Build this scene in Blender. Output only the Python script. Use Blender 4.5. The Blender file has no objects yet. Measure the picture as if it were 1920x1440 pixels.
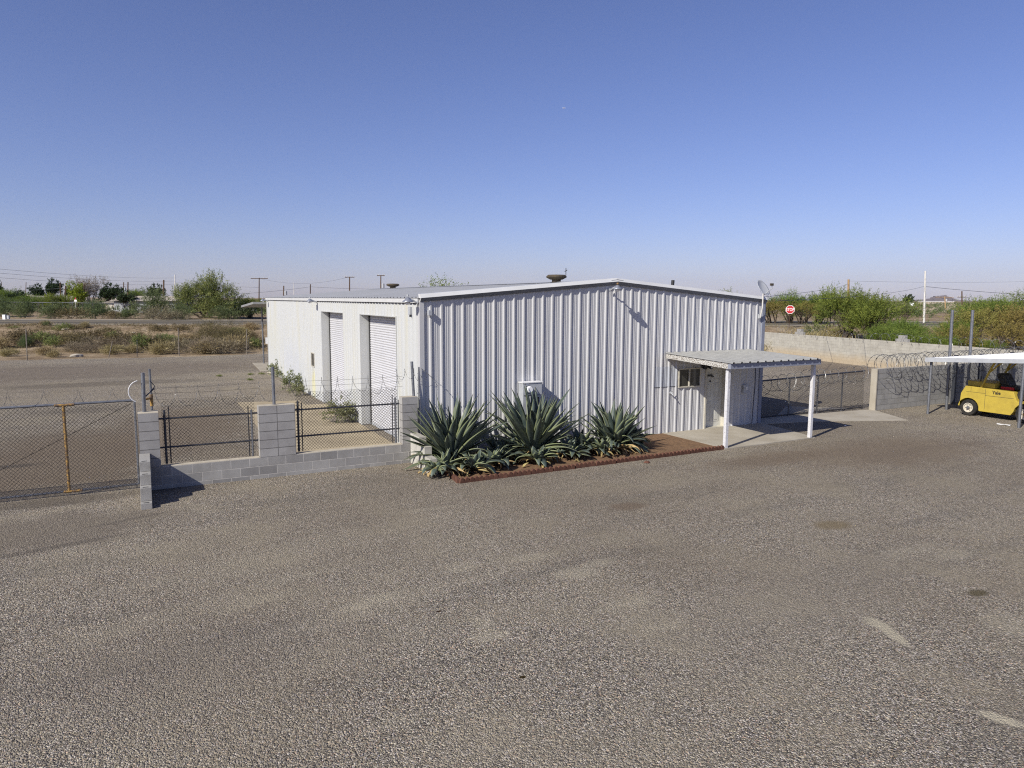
import bpy, math, random
import numpy as np
from mathutils import Matrix, Vector, Euler
R = math.radians
sc = bpy.context.scene
# ------------------------------------------------------------------ camera
F_PX, PITCH, ROLL, YAW = 1330.85, 0.1190, 0.0046, 0.4796
CAM = np.array([-6.363, -17.358, 4.2009])
cy_, sy_ = math.cos(YAW), math.sin(YAW)
ROT = np.array([[cy_, sy_, 0], [-sy_, cy_, 0], [0, 0, 1]])
r0 = ROT @ np.array([1., 0, 0]); f0 = ROT @ np.array([0, math.cos(PITCH), -math.sin(PITCH)])
u0 = ROT @ np.array([0, math.sin(PITCH), math.cos(PITCH)])
rx = math.cos(ROLL)*r0 + math.sin(ROLL)*u0; ux = -math.sin(ROLL)*r0 + math.cos(ROLL)*u0
cd = bpy.data.cameras.new('camera'); cam = bpy.data.objects.new('camera', cd); sc.collection.objects.link(cam)
M4 = Matrix([[rx[0], ux[0], -f0[0], CAM[0]], [rx[1], ux[1], -f0[1], CAM[1]], [rx[2], ux[2], -f0[2], CAM[2]], [0, 0, 0, 1]])
cam.matrix_world = M4
cd.sensor_width = 36; cd.lens = F_PX/1920*36; cd.clip_start = .1; cd.clip_end = 60000
sc.camera = cam
def ray(x, y):
    return rx*(x-960)/F_PX - ux*(y-720)/F_PX + f0
def at(x, y, z=0.):          # point of height z seen at that direction
    d = ray(x, y); return CAM + d*(z-CAM[2])/d[2]
def ad(x, y, dist):          # point at that depth
    return CAM + ray(x, y)*dist
# ------------------------------------------------------------------ sky, sun, exposure
SUN = Vector((-3.08, -1.18, 2.43)).normalized()
w = bpy.data.worlds.new("World"); sc.world = w; w.use_nodes = True
nt = w.node_tree; nt.nodes.clear()
sky = nt.nodes.new('ShaderNodeTexSky'); sky.sky_type = 'NISHITA'; sky.sun_disc = False
sky.sun_elevation = math.asin(SUN.z); sky.sun_rotation = math.atan2(SUN.x, SUN.y)
sky.altitude = 500; sky.air_density = 1.0; sky.dust_density = 0.6; sky.ozone_density = 2.2
bg = nt.nodes.new('ShaderNodeBackground'); bg.inputs[1].default_value = 0.072
wo = nt.nodes.new('ShaderNodeOutputWorld')
tint_ = nt.nodes.new('ShaderNodeMix'); tint_.data_type = 'RGBA'; tint_.blend_type = 'MULTIPLY'; tint_.inputs[0].default_value = 1; tint_.inputs[7].default_value = (1.0, .965, 1.36, 1)
nt.links.new(sky.outputs[0], tint_.inputs[6]); nt.links.new(tint_.outputs[2], bg.inputs[0]); nt.links.new(bg.outputs[0], wo.inputs[0])
sl = bpy.data.lights.new('sun', 'SUN'); sl.energy = 5.0; sl.angle = R(.5); sl.color = (1, .95, .85)
so = bpy.data.objects.new('sun', sl); sc.collection.objects.link(so)
so.rotation_euler = SUN.to_track_quat('Z', 'Y').to_euler(); so.location = (-60, -30, 60)
sc.view_settings.view_transform = 'Standard'; sc.view_settings.look = 'None'
sc.view_settings.exposure = 0.18; sc.view_settings.gamma = 1.0
sc.render.engine = 'CYCLES'; sc.cycles.max_bounces = 6; sc.cycles.transparent_max_bounces = 16
sc.cycles.volume_bounces = 1; sc.cycles.use_denoising = False; sc.cycles.filter_width = 1.15
# ------------------------------------------------------------------ materials
def newmat(name):
    m = bpy.data.materials.new(name); m.use_nodes = True
    t = m.node_tree; b = t.nodes['Principled BSDF']; return m, t, b
def nd(t, ty, **kw):
    n = t.nodes.new(ty)
    for k, v in kw.items():
        if k.startswith('i_'): n.inputs[k[2:].replace('_', ' ')].default_value = v
        else: setattr(n, k, v)
    return n
def c4(c): return (c[0], c[1], c[2], 1)
def ramp(t, src, stops, interp='LINEAR'):
    r = nd(t, 'ShaderNodeValToRGB'); r.color_ramp.interpolation = interp
    while len(r.color_ramp.elements) < len(stops): r.color_ramp.elements.new(.5)
    for e, (p, c) in zip(r.color_ramp.elements, stops):
        e.position = p; e.color = c4(c) if len(c) == 3 else c
    t.links.new(src, r.inputs[0]); return r.outputs[0]
def mix(t, fac, a, b, mode='MIX'):
    n = nd(t, 'ShaderNodeMix', data_type='RGBA', blend_type=mode)
    for i, v in ((0, fac), (6, a), (7, b)):
        if hasattr(v, 'is_linked') or hasattr(v, 'links'): t.links.new(v, n.inputs[i])
        elif i == 0: n.inputs[0].default_value = v
        else: n.inputs[i].default_value = c4(v)
    return n.outputs[2]
def math_(t, op, a, b=None, clamp=False):
    n = nd(t, 'ShaderNodeMath', operation=op, use_clamp=clamp)
    for i, v in enumerate((a, b)):
        if v is None: continue
        if isinstance(v, (int, float)): n.inputs[i].default_value = v
        else: t.links.new(v, n.inputs[i])
    return n.outputs[0]
def noise(t, vec, scale, detail=4, rough=.55, out=0, dist=0):
    n = nd(t, 'ShaderNodeTexNoise'); n.inputs['Scale'].default_value = scale; n.inputs['Detail'].default_value = detail
    n.inputs['Roughness'].default_value = rough; n.inputs['Distortion'].default_value = dist
    t.links.new(vec, n.inputs['Vector']); return n.outputs[out]
def coords(t, scale=None, kind='Object'):
    tc = nd(t, 'ShaderNodeTexCoord'); v = tc.outputs[kind]
    if scale:
        mp = nd(t, 'ShaderNodeMapping'); mp.inputs['Scale'].default_value = scale; t.links.new(v, mp.inputs[0]); v = mp.outputs[0]
    return v
def bump(t, b, h, strength=.3, dist=.01):
    n = nd(t, 'ShaderNodeBump'); n.inputs['Strength'].default_value = strength; n.inputs['Distance'].default_value = dist
    t.links.new(h, n.inputs['Height']); t.links.new(n.outputs[0], b.inputs['Normal'])
def mat(name, c, c2=None, scale=3., rough=.6, metal=0., bmp=0., bscale=40., stretch=None, spec=None, lo=.35, hi=.65):
    m, t, b = newmat(name)
    v = coords(t, stretch)
    if c2 is None: c2 = tuple(x*.8 for x in c)
    n = noise(t, v, scale, 6, .6)
    t.links.new(ramp(t, n, [(lo, c), (hi, c2)]), b.inputs['Base Color'])
    b.inputs['Roughness'].default_value = rough; b.inputs['Metallic'].default_value = metal
    if spec is None and rough >= .85: spec = .06
    if spec is not None: b.inputs['Specular IOR Level'].default_value = spec
    if bmp: bump(t, b, noise(t, v, bscale, 4), bmp, .01)
    return m
MT = {}
# gravel: coloured stones a couple of centimetres across, with dusty tan patches and darker packed dirt
def gravel():
    m, t, b = newmat('gravel'); v = coords(t)
    vo = nd(t, 'ShaderNodeTexVoronoi'); vo.inputs['Scale'].default_value = 72; t.links.new(v, vo.inputs['Vector'])
    vb = nd(t, 'ShaderNodeTexVoronoi'); vb.inputs['Scale'].default_value = 34; t.links.new(v, vb.inputs['Vector'])
    def stones(vv, dark, light):
        s = nd(t, 'ShaderNodeSeparateColor'); t.links.new(vv.outputs['Color'], s.inputs[0])
        c = ramp(t, s.outputs[0], [(0, dark[0]), (.22, dark[1]), (.5, light[0]), (.8, light[1]), (1, light[2])])
        return c, s.outputs[1]
    ca, ra = stones(vo, ((.018, .018, .02), (.085, .08, .075)), ((.25, .225, .185), (.42, .375, .31), (.80, .74, .65)))
    cb, rb = stones(vb, ((.12, .105, .10), (.185, .16, .14)), ((.265, .23, .185), (.36, .31, .25), (.52, .47, .40)))
    sh_ = nd(t, 'ShaderNodeSeparateColor'); t.links.new(vo.outputs['Color'], sh_.inputs[0])
    hue_ = ramp(t, sh_.outputs[2], [(0, (1.0, .98, 1.06)), (.35, (1.0, 1.0, .98)), (.6, (1.10, 1.0, .84)), (.82, (1.02, 1.04, .9)), (.93, (1.25, .92, .80)), (1, (.85, .98, 1.1))], 'CONSTANT')
    ca = mix(t, 1., ca, hue_, 'MULTIPLY')
    col = mix(t, .25, ca, cb)
    # large patches
    n1 = noise(t, v, .55, 7, .62, dist=.4)
    dust = ramp(t, n1, [(.48, (0, 0, 0)), (.68, (1, 1, 1))])
    n2 = noise(t, v, .11, 5, .6)
    brown = ramp(t, n2, [(.44, (0, 0, 0)), (.62, (1, 1, 1))])
    n3 = noise(t, v, 14, 3, .7)
    dfac = math_(t, 'MULTIPLY', dust, ramp(t, n3, [(.3, (.25, .25, .25)), (.6, (.85, .85, .85))]))
    col = mix(t, math_(t, 'MULTIPLY', dfac, .85), col, (.36, .31, .23))
    col = mix(t, math_(t, 'MULTIPLY', brown, .45), col, (.225, .185, .14))
    trk = noise(t, coords(t, (.16, .9, 1)), 1.0, 5, .6)       # wheel worn bands crossing the yard
    col = mix(t, ramp(t, trk, [(.50, (0, 0, 0)), (.62, (.20, .20, .20)), (.70, (0, 0, 0))]), col, (.33, .29, .225))
    col = mix(t, ramp(t, trk, [(.36, (.22, .22, .22)), (.46, (0, 0, 0))]), col, (.13, .12, .108))
    # position masks: packed brown strip near the patio and inside the fenced yard
    sx = nd(t, 'ShaderNodeSeparateXYZ'); t.links.new(v, sx.inputs[0])
    def blob(cx, cy, rxx, ryy, soft=.5, ang=0):
        mp = nd(t, 'ShaderNodeMapping', vector_type='TEXTURE'); mp.inputs['Location'].default_value = (cx, cy, 0)
        mp.inputs['Rotation'].default_value = (0, 0, ang); mp.inputs['Scale'].default_value = (rxx, ryy, 100)
        t.links.new(v, mp.inputs[0])
        wv = nd(t, 'ShaderNodeVectorMath', operation='LENGTH')
        nn = nd(t, 'ShaderNodeTexNoise'); nn.inputs['Scale'].default_value = 1.6; nn.inputs['Detail'].default_value = 5; t.links.new(v, nn.inputs['Vector'])
        ad_ = nd(t, 'ShaderNodeVectorMath', operation='MULTIPLY_ADD'); ad_.inputs[1].default_value = (.8, .8, 0); ad_.inputs[2].default_value = (-.4, -.4, 0)
        t.links.new(nn.outputs['Color'], ad_.inputs[0])
        a2 = nd(t, 'ShaderNodeVectorMath', operation='ADD'); t.links.new(mp.outputs[0], a2.inputs[0]); t.links.new(ad_.outputs[0], a2.inputs[1])
        t.links.new(a2.outputs[0], wv.inputs[0])
        mr = nd(t, 'ShaderNodeMapRange', interpolation_type='SMOOTHSTEP'); mr.inputs[1].default_value = 1; mr.inputs[2].default_value = 1-soft
        t.links.new(wv.outputs['Value'], mr.inputs[0]); return mr.outputs[0]
    for q in GRAVEL_BLOBS:
        if q[0] == 'seg':
            p = at(q[1], q[2]); p2 = at(q[3], q[4]); L = math.hypot(*(p2-p)[:2]); an = math.atan2(p2[1]-p[1], p2[0]-p[0]); p = (p+p2)/2
            ax_, ay_, so_, colr, amt = L/2+.12, q[5], q[6], q[7], q[8]
        else:
            px, py, ax_, ay_, so_, an, colr, amt = q; p = at(px, py)
        if q[0] != 'seg' and colr is TAN: amt *= .52
        fac = math_(t, 'MULTIPLY', blob(p[0], p[1], ax_, ay_, so_, an), amt)
        col = mix(t, fac, col, colr)
    col = mix(t, 1., col, (.96, .965, .945), 'MULTIPLY')
    t.links.new(col, b.inputs['Base Color']); b.inputs['Roughness'].default_value = .95
    b.inputs['Specular IOR Level'].default_value = .04
    h = math_(t, 'ADD', math_(t, 'MULTIPLY', vo.outputs['Distance'], -1.), math_(t, 'MULTIPLY', vb.outputs['Distance'], -1.2))
    h = math_(t, 'ADD', h, math_(t, 'MULTIPLY', ra, .35))
    bump(t, b, h, .95, .017)
    return m
TAN = (.49, .435, .33); BRN = (.20, .152, .112); DRK = (.11, .096, .085)
YA = math.pi/2-YAW
GRAVEL_BLOBS = [
    ('seg', 1628, 1160, 1665, 1180, 0.15, 0.5, TAN, 0.95), ('seg', 1650, 1172, 1702, 1211, 0.12, 0.5, TAN, 0.9), ('seg', 1846, 1338, 1912, 1361, 0.12, 0.5, TAN, 0.95),
    (1080, 1075, .55, .35, .7, 0, TAN, .75), (1130, 1055, .4, .2, .7, 0, TAN, .7), (915, 1195, .35, .22, .7, 0, TAN, .8), (905, 1170, .2, .3, .7, 0, TAN, .6), (1000, 1045, .7, .2, .8, 0, TAN, .6), (860, 1065, .5, .3, .8, 0, TAN, .55), (690, 1130, .7, .22, .7, .2, TAN, .6), (470, 1130, .9, .25, .8, .2, TAN, .5), (1180, 1130, .8, .25, .8, 0, TAN, .55), (1240, 1175, .6, .16, .8, 0, TAN, .5), (1790, 1040, .8, .3, .8, 0, TAN, .6), (1900, 1170, .6, .5, .8, 0, TAN, .6), (805, 955, 1.0, .2, .8, 0, TAN, .5), (750, 1350, .3, .25, .8, 0, TAN, .4),
    (1560, 985, .55, .35, .6, 0, (.22, .17, .10), .7), (1175, 950, .55, .35, .6, 0, BRN, .7), (1835, 1112, .25, .14, .6, 0, (.11, .09, .05), .8),
    (1700, 1035, 1.0, .3, .8, 0, TAN, .4), (980, 1270, .05, .035, .4, 0, (.05, .035, .015), 1), (823, 1147, .05, .03, .4, 0, (.05, .03, .02), 1),
    (1690, 845, 5.5, 2.2, .7, 0, BRN, .55), (1450, 860, 3.0, .9, .7, 0, BRN, .6), (1560, 690, 7, 3.2, .6, .8, BRN, .5), (1560, 745, 4, 1.6, .6, 0, (.23, .2, .17), .5),
    (120, 860, 3.0, 5.0, .5, 0, BRN, .62), (340, 800, 2.6, 5.5, .6, 0, BRN, .6), (60, 700, 16, 6, .5, 0, (.20, .165, .135), .65),
    (20, 875, .9, .35, .7, 0, DRK, .7), (150, 770, 2.2, 1.3, .8, 0, DRK, .35), (60, 1000, 3.2, 1.6, .6, 0, (.19, .16, .13), .6), (60, 945, 4, .5, .6, 0, (.13, .11, .09), .6),
    (190, 720, 5.5, 1.4, .5, 0, (.14, .12, .10), .5), (540, 705, 1.2, 3.5, .6, 0, TAN, .55), (620, 1020, 5, .8, .8, .2, TAN, .25),
    (60, 1035, 2.0, .16, .6, .25, DRK, .45), (240, 975, 1.0, .12, .7, .3, DRK, .35), (430, 1120, 3, .35, .8, .3, TAN, .3), (700, 1140, 3, .4, .8, .2, TAN, .3),
    (1500, 1120, 5, 1.6, .9, .2, (.28, .245, .2), .35), (300, 1250, 3.5, 1.5, .9, 0, (.2, .17, .145), .3)]
MT['gravel'] = gravel()
def dirt():
    m, t, b = newmat('desert_dirt'); v = coords(t)
    a = ramp(t, noise(t, v, .35, 8, .65), [(.36, (.16, .115, .072)), (.5, (.30, .225, .145)), (.64, (.42, .34, .235))])
    col = mix(t, ramp(t, noise(t, v, 2.5, 6, .7), [(.42, (0, 0, 0)), (.66, (.8, .8, .8))]), a, (.17, .125, .07))
    b.inputs['Roughness'].default_value = 1; b.inputs['Specular IOR Level'].default_value = .1
    t.links.new(col, b.inputs['Base Color']); bump(t, b, noise(t, v, 8, 6, .7), .8, .1); return m
MT['dirt'] = dirt()
MT['asphalt'] = mat('asphalt', (.165, .148, .118), (.20, .18, .148), 1.2, .9, bmp=.2, bscale=60)
MT['asphalt_worn'] = mat('asphalt_worn', (.088, .078, .062), (.11, .098, .08), .8, .85)
MT['shoulder'] = mat('shoulder_gravel', (.33, .285, .215), (.25, .215, .165), 4, 1, bmp=.4, bscale=20)
MT['yellow_line'] = mat('yellow_line', (.40, .28, .07), (.3, .22, .08), 3, .8)
MT['concrete'] = mat('concrete', (.41, .375, .31), (.33, .295, .235), 1.1, .9, bmp=.25, bscale=50)
MT['apron'] = mat('dusty_concrete', (.42, .355, .245), (.30, .25, .175), .8, .95, bmp=.25, bscale=50)
def cmu(name, c1, c2, mortar, offset=.5, w_=.4064, h_=.2032, dirtcol=None, shift=(0, 0), ms=.008):
    m, t, b = newmat(name); v = coords(t)
    s = nd(t, 'ShaderNodeSeparateXYZ'); t.links.new(v, s.inputs[0])
    cb = nd(t, 'ShaderNodeCombineXYZ')
    t.links.new(math_(t, 'ADD', math_(t, 'ADD', s.outputs[0], s.outputs[1]), shift[0]), cb.inputs[0])
    t.links.new(math_(t, 'ADD', s.outputs[2], shift[1]), cb.inputs[1])
    br = nd(t, 'ShaderNodeTexBrick'); br.offset = offset; br.inputs['Scale'].default_value = 1
    br.inputs['Brick Width'].default_value = w_; br.inputs['Row Height'].default_value = h_; br.inputs['Mortar Size'].default_value = ms
    br.inputs['Mortar Smooth'].default_value = .15; br.inputs['Color1'].default_value = c4(c1); br.inputs['Color2'].default_value = c4(c2)
    br.inputs['Mortar'].default_value = c4(mortar); t.links.new(cb.outputs[0], br.inputs['Vector'])
    n = noise(t, v, 2.2, 6, .65)
    col = mix(t, 1., br.outputs['Color'], ramp(t, n, [(.3, (.78, .77, .76)), (.6, (1, 1, 1))]), 'MULTIPLY')
    if dirtcol:
        mr = nd(t, 'ShaderNodeMapRange'); mr.inputs[1].default_value = .55; mr.inputs[2].default_value = .0
        zz = math_(t, 'ADD', s.outputs[2], math_(t, 'MULTIPLY', noise(t, v, .9, 5, .7), -.5)); t.links.new(zz, mr.inputs[0])
        col = mix(t, math_(t, 'MULTIPLY', mr.outputs[0], .6), col, dirtcol)
    t.links.new(col, b.inputs['Base Color']); b.inputs['Roughness'].default_value = .95; b.inputs['Specular IOR Level'].default_value = .2
    hh = math_(t, 'ADD', math_(t, 'MULTIPLY', br.outputs['Fac'], -1.), math_(t, 'MULTIPLY', noise(t, v, 90, 3), .25))
    bump(t, b, hh, .7, .008); return m
MT['cmu'] = cmu('block_running', (.375, .365, .345), (.25, .243, .235), (.49, .47, .44), shift=(.1, .1096))
for q_, sh_ in ((0, .101), (1, .059), (2, -.16)): MT['cmu_stack%d' % q_] = cmu('block_stacked', (.37, .36, .345), (.32, .31, .30), (.15, .145, .14), offset=0, shift=(sh_, .1096))
MT['cmu_planter'] = cmu('block_planter', (.50, .485, .44), (.45, .435, .39), (.40, .385, .345), shift=(0, .03)); MT['cmu_pale'] = cmu('block_pale', (.44, .42, .36), (.40, .38, .33), (.37, .355, .30), dirtcol=(.45, .34, .2), ms=.006)
MT['cmu_face'] = cmu('block_grey', (.33, .325, .31), (.29, .285, .275), (.22, .215, .205), ms=.008)
MT['block'] = mat('block_plain', (.35, .34, .32), (.28, .27, .25), 6, .95, bmp=.4, bscale=60)
MT['mortar_cap'] = mat('block_cap', (.50, .45, .36), (.40, .36, .29), 6, .95, bmp=.4, bscale=60)
def white_panel(name, c, stain, stretch, amt):
    m, t, b = newmat(name); v = coords(t, stretch)
    n = noise(t, v, 1.4, 6, .6); col = mix(t, ramp(t, n, [(.5, (0, 0, 0)), (.75, (amt, amt, amt))]), c, stain)
    n2 = noise(t, coords(t), .35, 3, .5); col = mix(t, ramp(t, n2, [(.4, (0, 0, 0)), (.7, (.5, .5, .5))]), col, tuple(x*.93 for x in c))
    t.links.new(col, b.inputs['Base Color']); b.inputs['Roughness'].default_value = .42; b.inputs['Specular IOR Level'].default_value = .4
    bump(t, b, noise(t, coords(t), 3, 3), .12, .02); return m
MT['panel'] = white_panel('white_metal_panel', (.51, .51, .515), (.42, .41, .40), (9, 9, .5), .5)
MT['panel_side'] = white_panel('white_metal_side', (.505, .515, .51), (.49, .47, .37), (3, 3, .15), .8)
def stain_side():
    t = MT['panel_side'].node_tree; b = t.nodes['Principled BSDF']; old = b.inputs['Base Color'].links[0].from_socket; v = coords(t)
    for (y, z, ry, rz_, c, amt) in ((.50, .55, .42, .85, (.56, .54, .33), .75), (.62, 1.1, .10, .55, (.30, .26, .17), .6), (5.5, .9, 3.2, 1.5, (.44, .46, .52), .35), (-4.5, .5, 1.6, .7, (.46, .47, .53), .3), (10.5, 2.2, 2.5, 1.4, (.50, .50, .44), .4)):
        mp = nd(t, 'ShaderNodeMapping', vector_type='TEXTURE'); mp.inputs['Location'].default_value = (0, y, z); mp.inputs['Scale'].default_value = (100, ry, rz_); t.links.new(v, mp.inputs[0])
        ln = nd(t, 'ShaderNodeVectorMath', operation='LENGTH'); t.links.new(mp.outputs[0], ln.inputs[0])
        d = math_(t, 'ADD', ln.outputs['Value'], math_(t, 'MULTIPLY', noise(t, coords(t, (3, 3, .7)), 2.5, 5, .6), .9))
        f_ = nd(t, 'ShaderNodeMapRange'); f_.inputs[1].default_value = 1.45; f_.inputs[2].default_value = .9; f_.inputs[4].default_value = amt; t.links.new(d, f_.inputs[0])
        old = mix(t, f_.outputs[0], old, c)
    t.links.new(old, b.inputs['Base Color'])
stain_side()
MT['patch'] = white_panel('grey_patch_panel', (.42, .44, .48), (.38, .39, .41), (9, 9, .5), .4)
MT['trim'] = mat('white_trim', (.60, .60, .59), (.55, .55, .54), 2, .4)
MT['white'] = mat('white_paint', (.74, .74, .74), (.68, .68, .67), 5, .5)
MT['roof'] = mat('galvanised_roof', (.45, .455, .46), (.37, .375, .38), 1.5, .55, .35, stretch=(.3, 4, 1))
MT['awning'] = mat('awning_sheet', (.33, .33, .315), (.27, .27, .26), 2.0, .5, .2)
MT['curtain'] = mat('roller_curtain', (.53, .53, .545), (.49, .49, .505), 1.5, .45)
MT['dark'] = mat('dark_gap', (.03, .03, .032), (.045, .045, .045), 8, .7)
MT['steel'] = mat('galvanised_pipe', (.23, .24, .26), (.165, .17, .185), 14, .5, .6)
MT['darksteel'] = mat('dark_pipe', (.045, .05, .065), (.07, .075, .09), 14, .5, .5)
MT['wire'] = mat('fence_wire', (.05, .044, .036), (.085, .07, .055), 20, .7, .2)
MT['razor'] = mat('razor_wire', (.09, .09, .092), (.34, .34, .33), 9, .35, .45, lo=.45, hi=.6)
MT['rustyel'] = mat('rusty_yellow_paint', (.38, .225, .06), (.13, .085, .055), 18, .75, lo=.42, hi=.58)
MT['peel'] = mat('peeling_white_wood', (.55, .54, .51), (.14, .115, .09), 48, .85, lo=.47, hi=.58, stretch=(1, .6, 1))
MT['postwhite'] = mat('white_post', (.60, .60, .62), (.36, .34, .33), 20, .7, lo=.52, hi=.72)
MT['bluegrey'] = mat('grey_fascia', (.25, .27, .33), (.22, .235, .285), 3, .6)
MT['rake_shade'] = mat('rake_shade_grey', (.155, .165, .19), (.13, .14, .165), 3, .6)  # dark colour stands for the shade on the undercut rake face
MT['soil'] = mat('brown_soil', (.25, .155, .09), (.12, .078, .05), 14, 1, bmp=1., bscale=45, lo=.3, hi=.7)
MT['terra'] = mat('terracotta', (.145, .072, .05), (.09, .046, .035), 9, .9, bmp=.3, bscale=50)
MT['glass'] = mat('window_glass', (.028, .028, .026), (.05, .05, .045), 2, .08, spec=.6)
MT['door'] = mat('door_paint', (.60, .60, .56), (.52, .51, .46), 3, .5)
MT['beige'] = mat('beige_frame', (.54, .51, .43), (.46, .43, .36), 5, .6)
MT['alu'] = mat('aluminium_frame', (.60, .57, .48), (.48, .45, .38), 8, .5, .2)
MT['black'] = mat('black_plastic', (.012, .012, .012), (.025, .024, .022), 8, .55)
MT['grey'] = mat('grey_enamel', (.46, .48, .50), (.38, .39, .41), 4, .5, .1)
MT['lampgrey'] = mat('lamp_metal', (.36, .38, .42), (.28, .29, .32), 8, .4, .5)
MT['ventbrown'] = mat('rusty_vent', (.085, .065, .035), (.05, .04, .028), 8, .8)
MT['yellow'] = mat('forklift_yellow', (.46, .345, .05), (.36, .265, .045), 3, .55, lo=.45, hi=.75)
MT['rubber'] = mat('rubber', (.022, .022, .022), (.045, .042, .038), 9, .9)
MT['rim'] = mat('cream_rim', (.66, .62, .52), (.5, .45, .36), 9, .6)
MT['red'] = mat('sign_red', (.47, .015, .02), (.42, .015, .02), 2, .5)
MT['signwhite'] = mat('sign_white', (.85, .85, .85), (.8, .8, .8), 2, .5)
MT['woodpole'] = mat('utility_wood', (.13, .085, .055), (.08, .055, .04), 3, .9, stretch=(6, 6, 1))
MT['palepole'] = mat('pale_steel_pole', (.62, .60, .55), (.5, .48, .44), 3, .7)
MT['tanpole'] = mat('tan_pole', (.40, .26, .11), (.3, .19, .09), 3, .8)
MT['cable'] = mat('black_cable', (.05, .055, .075), (.06, .06, .08), 3, .6)
MT['stucco'] = mat('beige_stucco', (.48, .42, .34), (.42, .36, .29), 1, .95)
MT['greywall'] = mat('grey_siding', (.33, .34, .35), (.28, .29, .3), 1, .9)
MT['roofbeige'] = mat('tan_roof', (.42, .37, .31), (.34, .30, .25), 1, .9)
MT['bark'] = mat('bark', (.10, .08, .06), (.055, .045, .036), 6, .95)
MT['greybark'] = mat('grey_bark', (.22, .195, .165), (.14, .12, .10), 6, .95)
MT['mountain'] = mat('rocky_mountain', (.20, .165, .15), (.15, .125, .12), .002, 1, bmp=1, bscale=.01)
MT['carglass'] = mat('car_glass', (.02, .022, .025), (.03, .03, .03), 2, .1)
MT['cartan'] = mat('tan_dirt_road', (.46, .37, .25), (.40, .32, .21), .05, 1)
def foliage(name, c, c2, trans=.25):
    m, t, b = newmat(name)
    a = nd(t, 'ShaderNodeAttribute', attribute_name='tint')
    s = nd(t, 'ShaderNodeSeparateColor'); t.links.new(a.outputs['Color'], s.inputs[0])
    col = mix(t, s.outputs[0], c, c2)
    oi = nd(t, 'ShaderNodeObjectInfo')
    hsv = nd(t, 'ShaderNodeHueSaturation'); t.links.new(col, hsv.inputs['Color'])
    t.links.new(math_(t, 'ADD', math_(t, 'MULTIPLY', s.outputs[1], .7), .65), hsv.inputs['Value'])
    t.links.new(math_(t, 'ADD', math_(t, 'MULTIPLY', oi.outputs['Random'], .03), .485), hsv.inputs['Hue'])
    t.links.new(hsv.outputs[0], b.inputs['Base Color']); b.inputs['Roughness'].default_value = .7; b.inputs['Specular IOR Level'].default_value = .25
    tr = nd(t, 'ShaderNodeBsdfTranslucent'); t.links.new(hsv.outputs[0], tr.inputs[0])
    mx = nd(t, 'ShaderNodeMixShader'); mx.inputs[0].default_value = trans
    o = t.nodes['Material Output']; t.links.new(b.outputs[0], mx.inputs[1]); t.links.new(tr.outputs[0], mx.inputs[2]); t.links.new(mx.outputs[0], o.inputs[0])
    return m
FO = {'mesquite': foliage('mesquite_leaf', (.10, .155, .03), (.22, .27, .05), .3),
      'paloverde': foliage('paloverde_leaf', (.14, .18, .06), (.29, .30, .10), .3),
      'olive': foliage('olive_leaf', (.20, .175, .045), (.32, .27, .08), .3),
      'greygreen': foliage('greygreen_leaf', (.085, .125, .05), (.17, .205, .085), .25),
      'dark': foliage('dark_leaf', (.028, .045, .018), (.05, .075, .026), .15),
      'lime': foliage('lime_leaf', (.20, .26, .02), (.30, .34, .05), .3),
      'twig': foliage('dry_twig', (.16, .13, .085), (.27, .225, .15), .1),
      'straw': foliage('dry_grass', (.24, .19, .09), (.38, .315, .165), .2),
      'brownscrub': foliage('brown_scrub', (.105, .085, .042), (.19, .15, .07), .15),
      'sage': foliage('sage_leaf', (.13, .155, .075), (.27, .27, .13), .25)}
def agave_mat():
    m, t, b = newmat('agave_leaf')
    a = nd(t, 'ShaderNodeAttribute', attribute_name='tint'); s = nd(t, 'ShaderNodeSeparateColor'); t.links.new(a.outputs['Color'], s.inputs[0])
    base = ramp(t, s.outputs[0], [(0, (.045, .066, .060)), (.5, (.082, .106, .088)), (1, (.165, .185, .095))])
    col = mix(t, ramp(t, s.outputs[1], [(.62, (0, 0, 0)), (1, (.85, .85, .85))]), base, (.25, .28, .12))       # paler margins
    col = mix(t, ramp(t, s.outputs[2], [(.93, (0, 0, 0)), (1, (1, 1, 1))]), col, (.08, .045, .03))         # dark spine tip
    col = mix(t, ramp(t, noise(t, coords(t), 5, 5), [(.45, (0, 0, 0)), (.75, (.35, .35, .35))]), col, (.17, .19, .15))
    t.links.new(col, b.inputs['Base Color']); b.inputs['Roughness'].default_value = .5; b.inputs['Specular IOR Level'].default_value = .35
    return m
MT['agave'] = agave_mat()
MT['agave_dry'] = foliage('agave_dead_leaf', (.30, .22, .10), (.48, .37, .17), .05)
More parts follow.
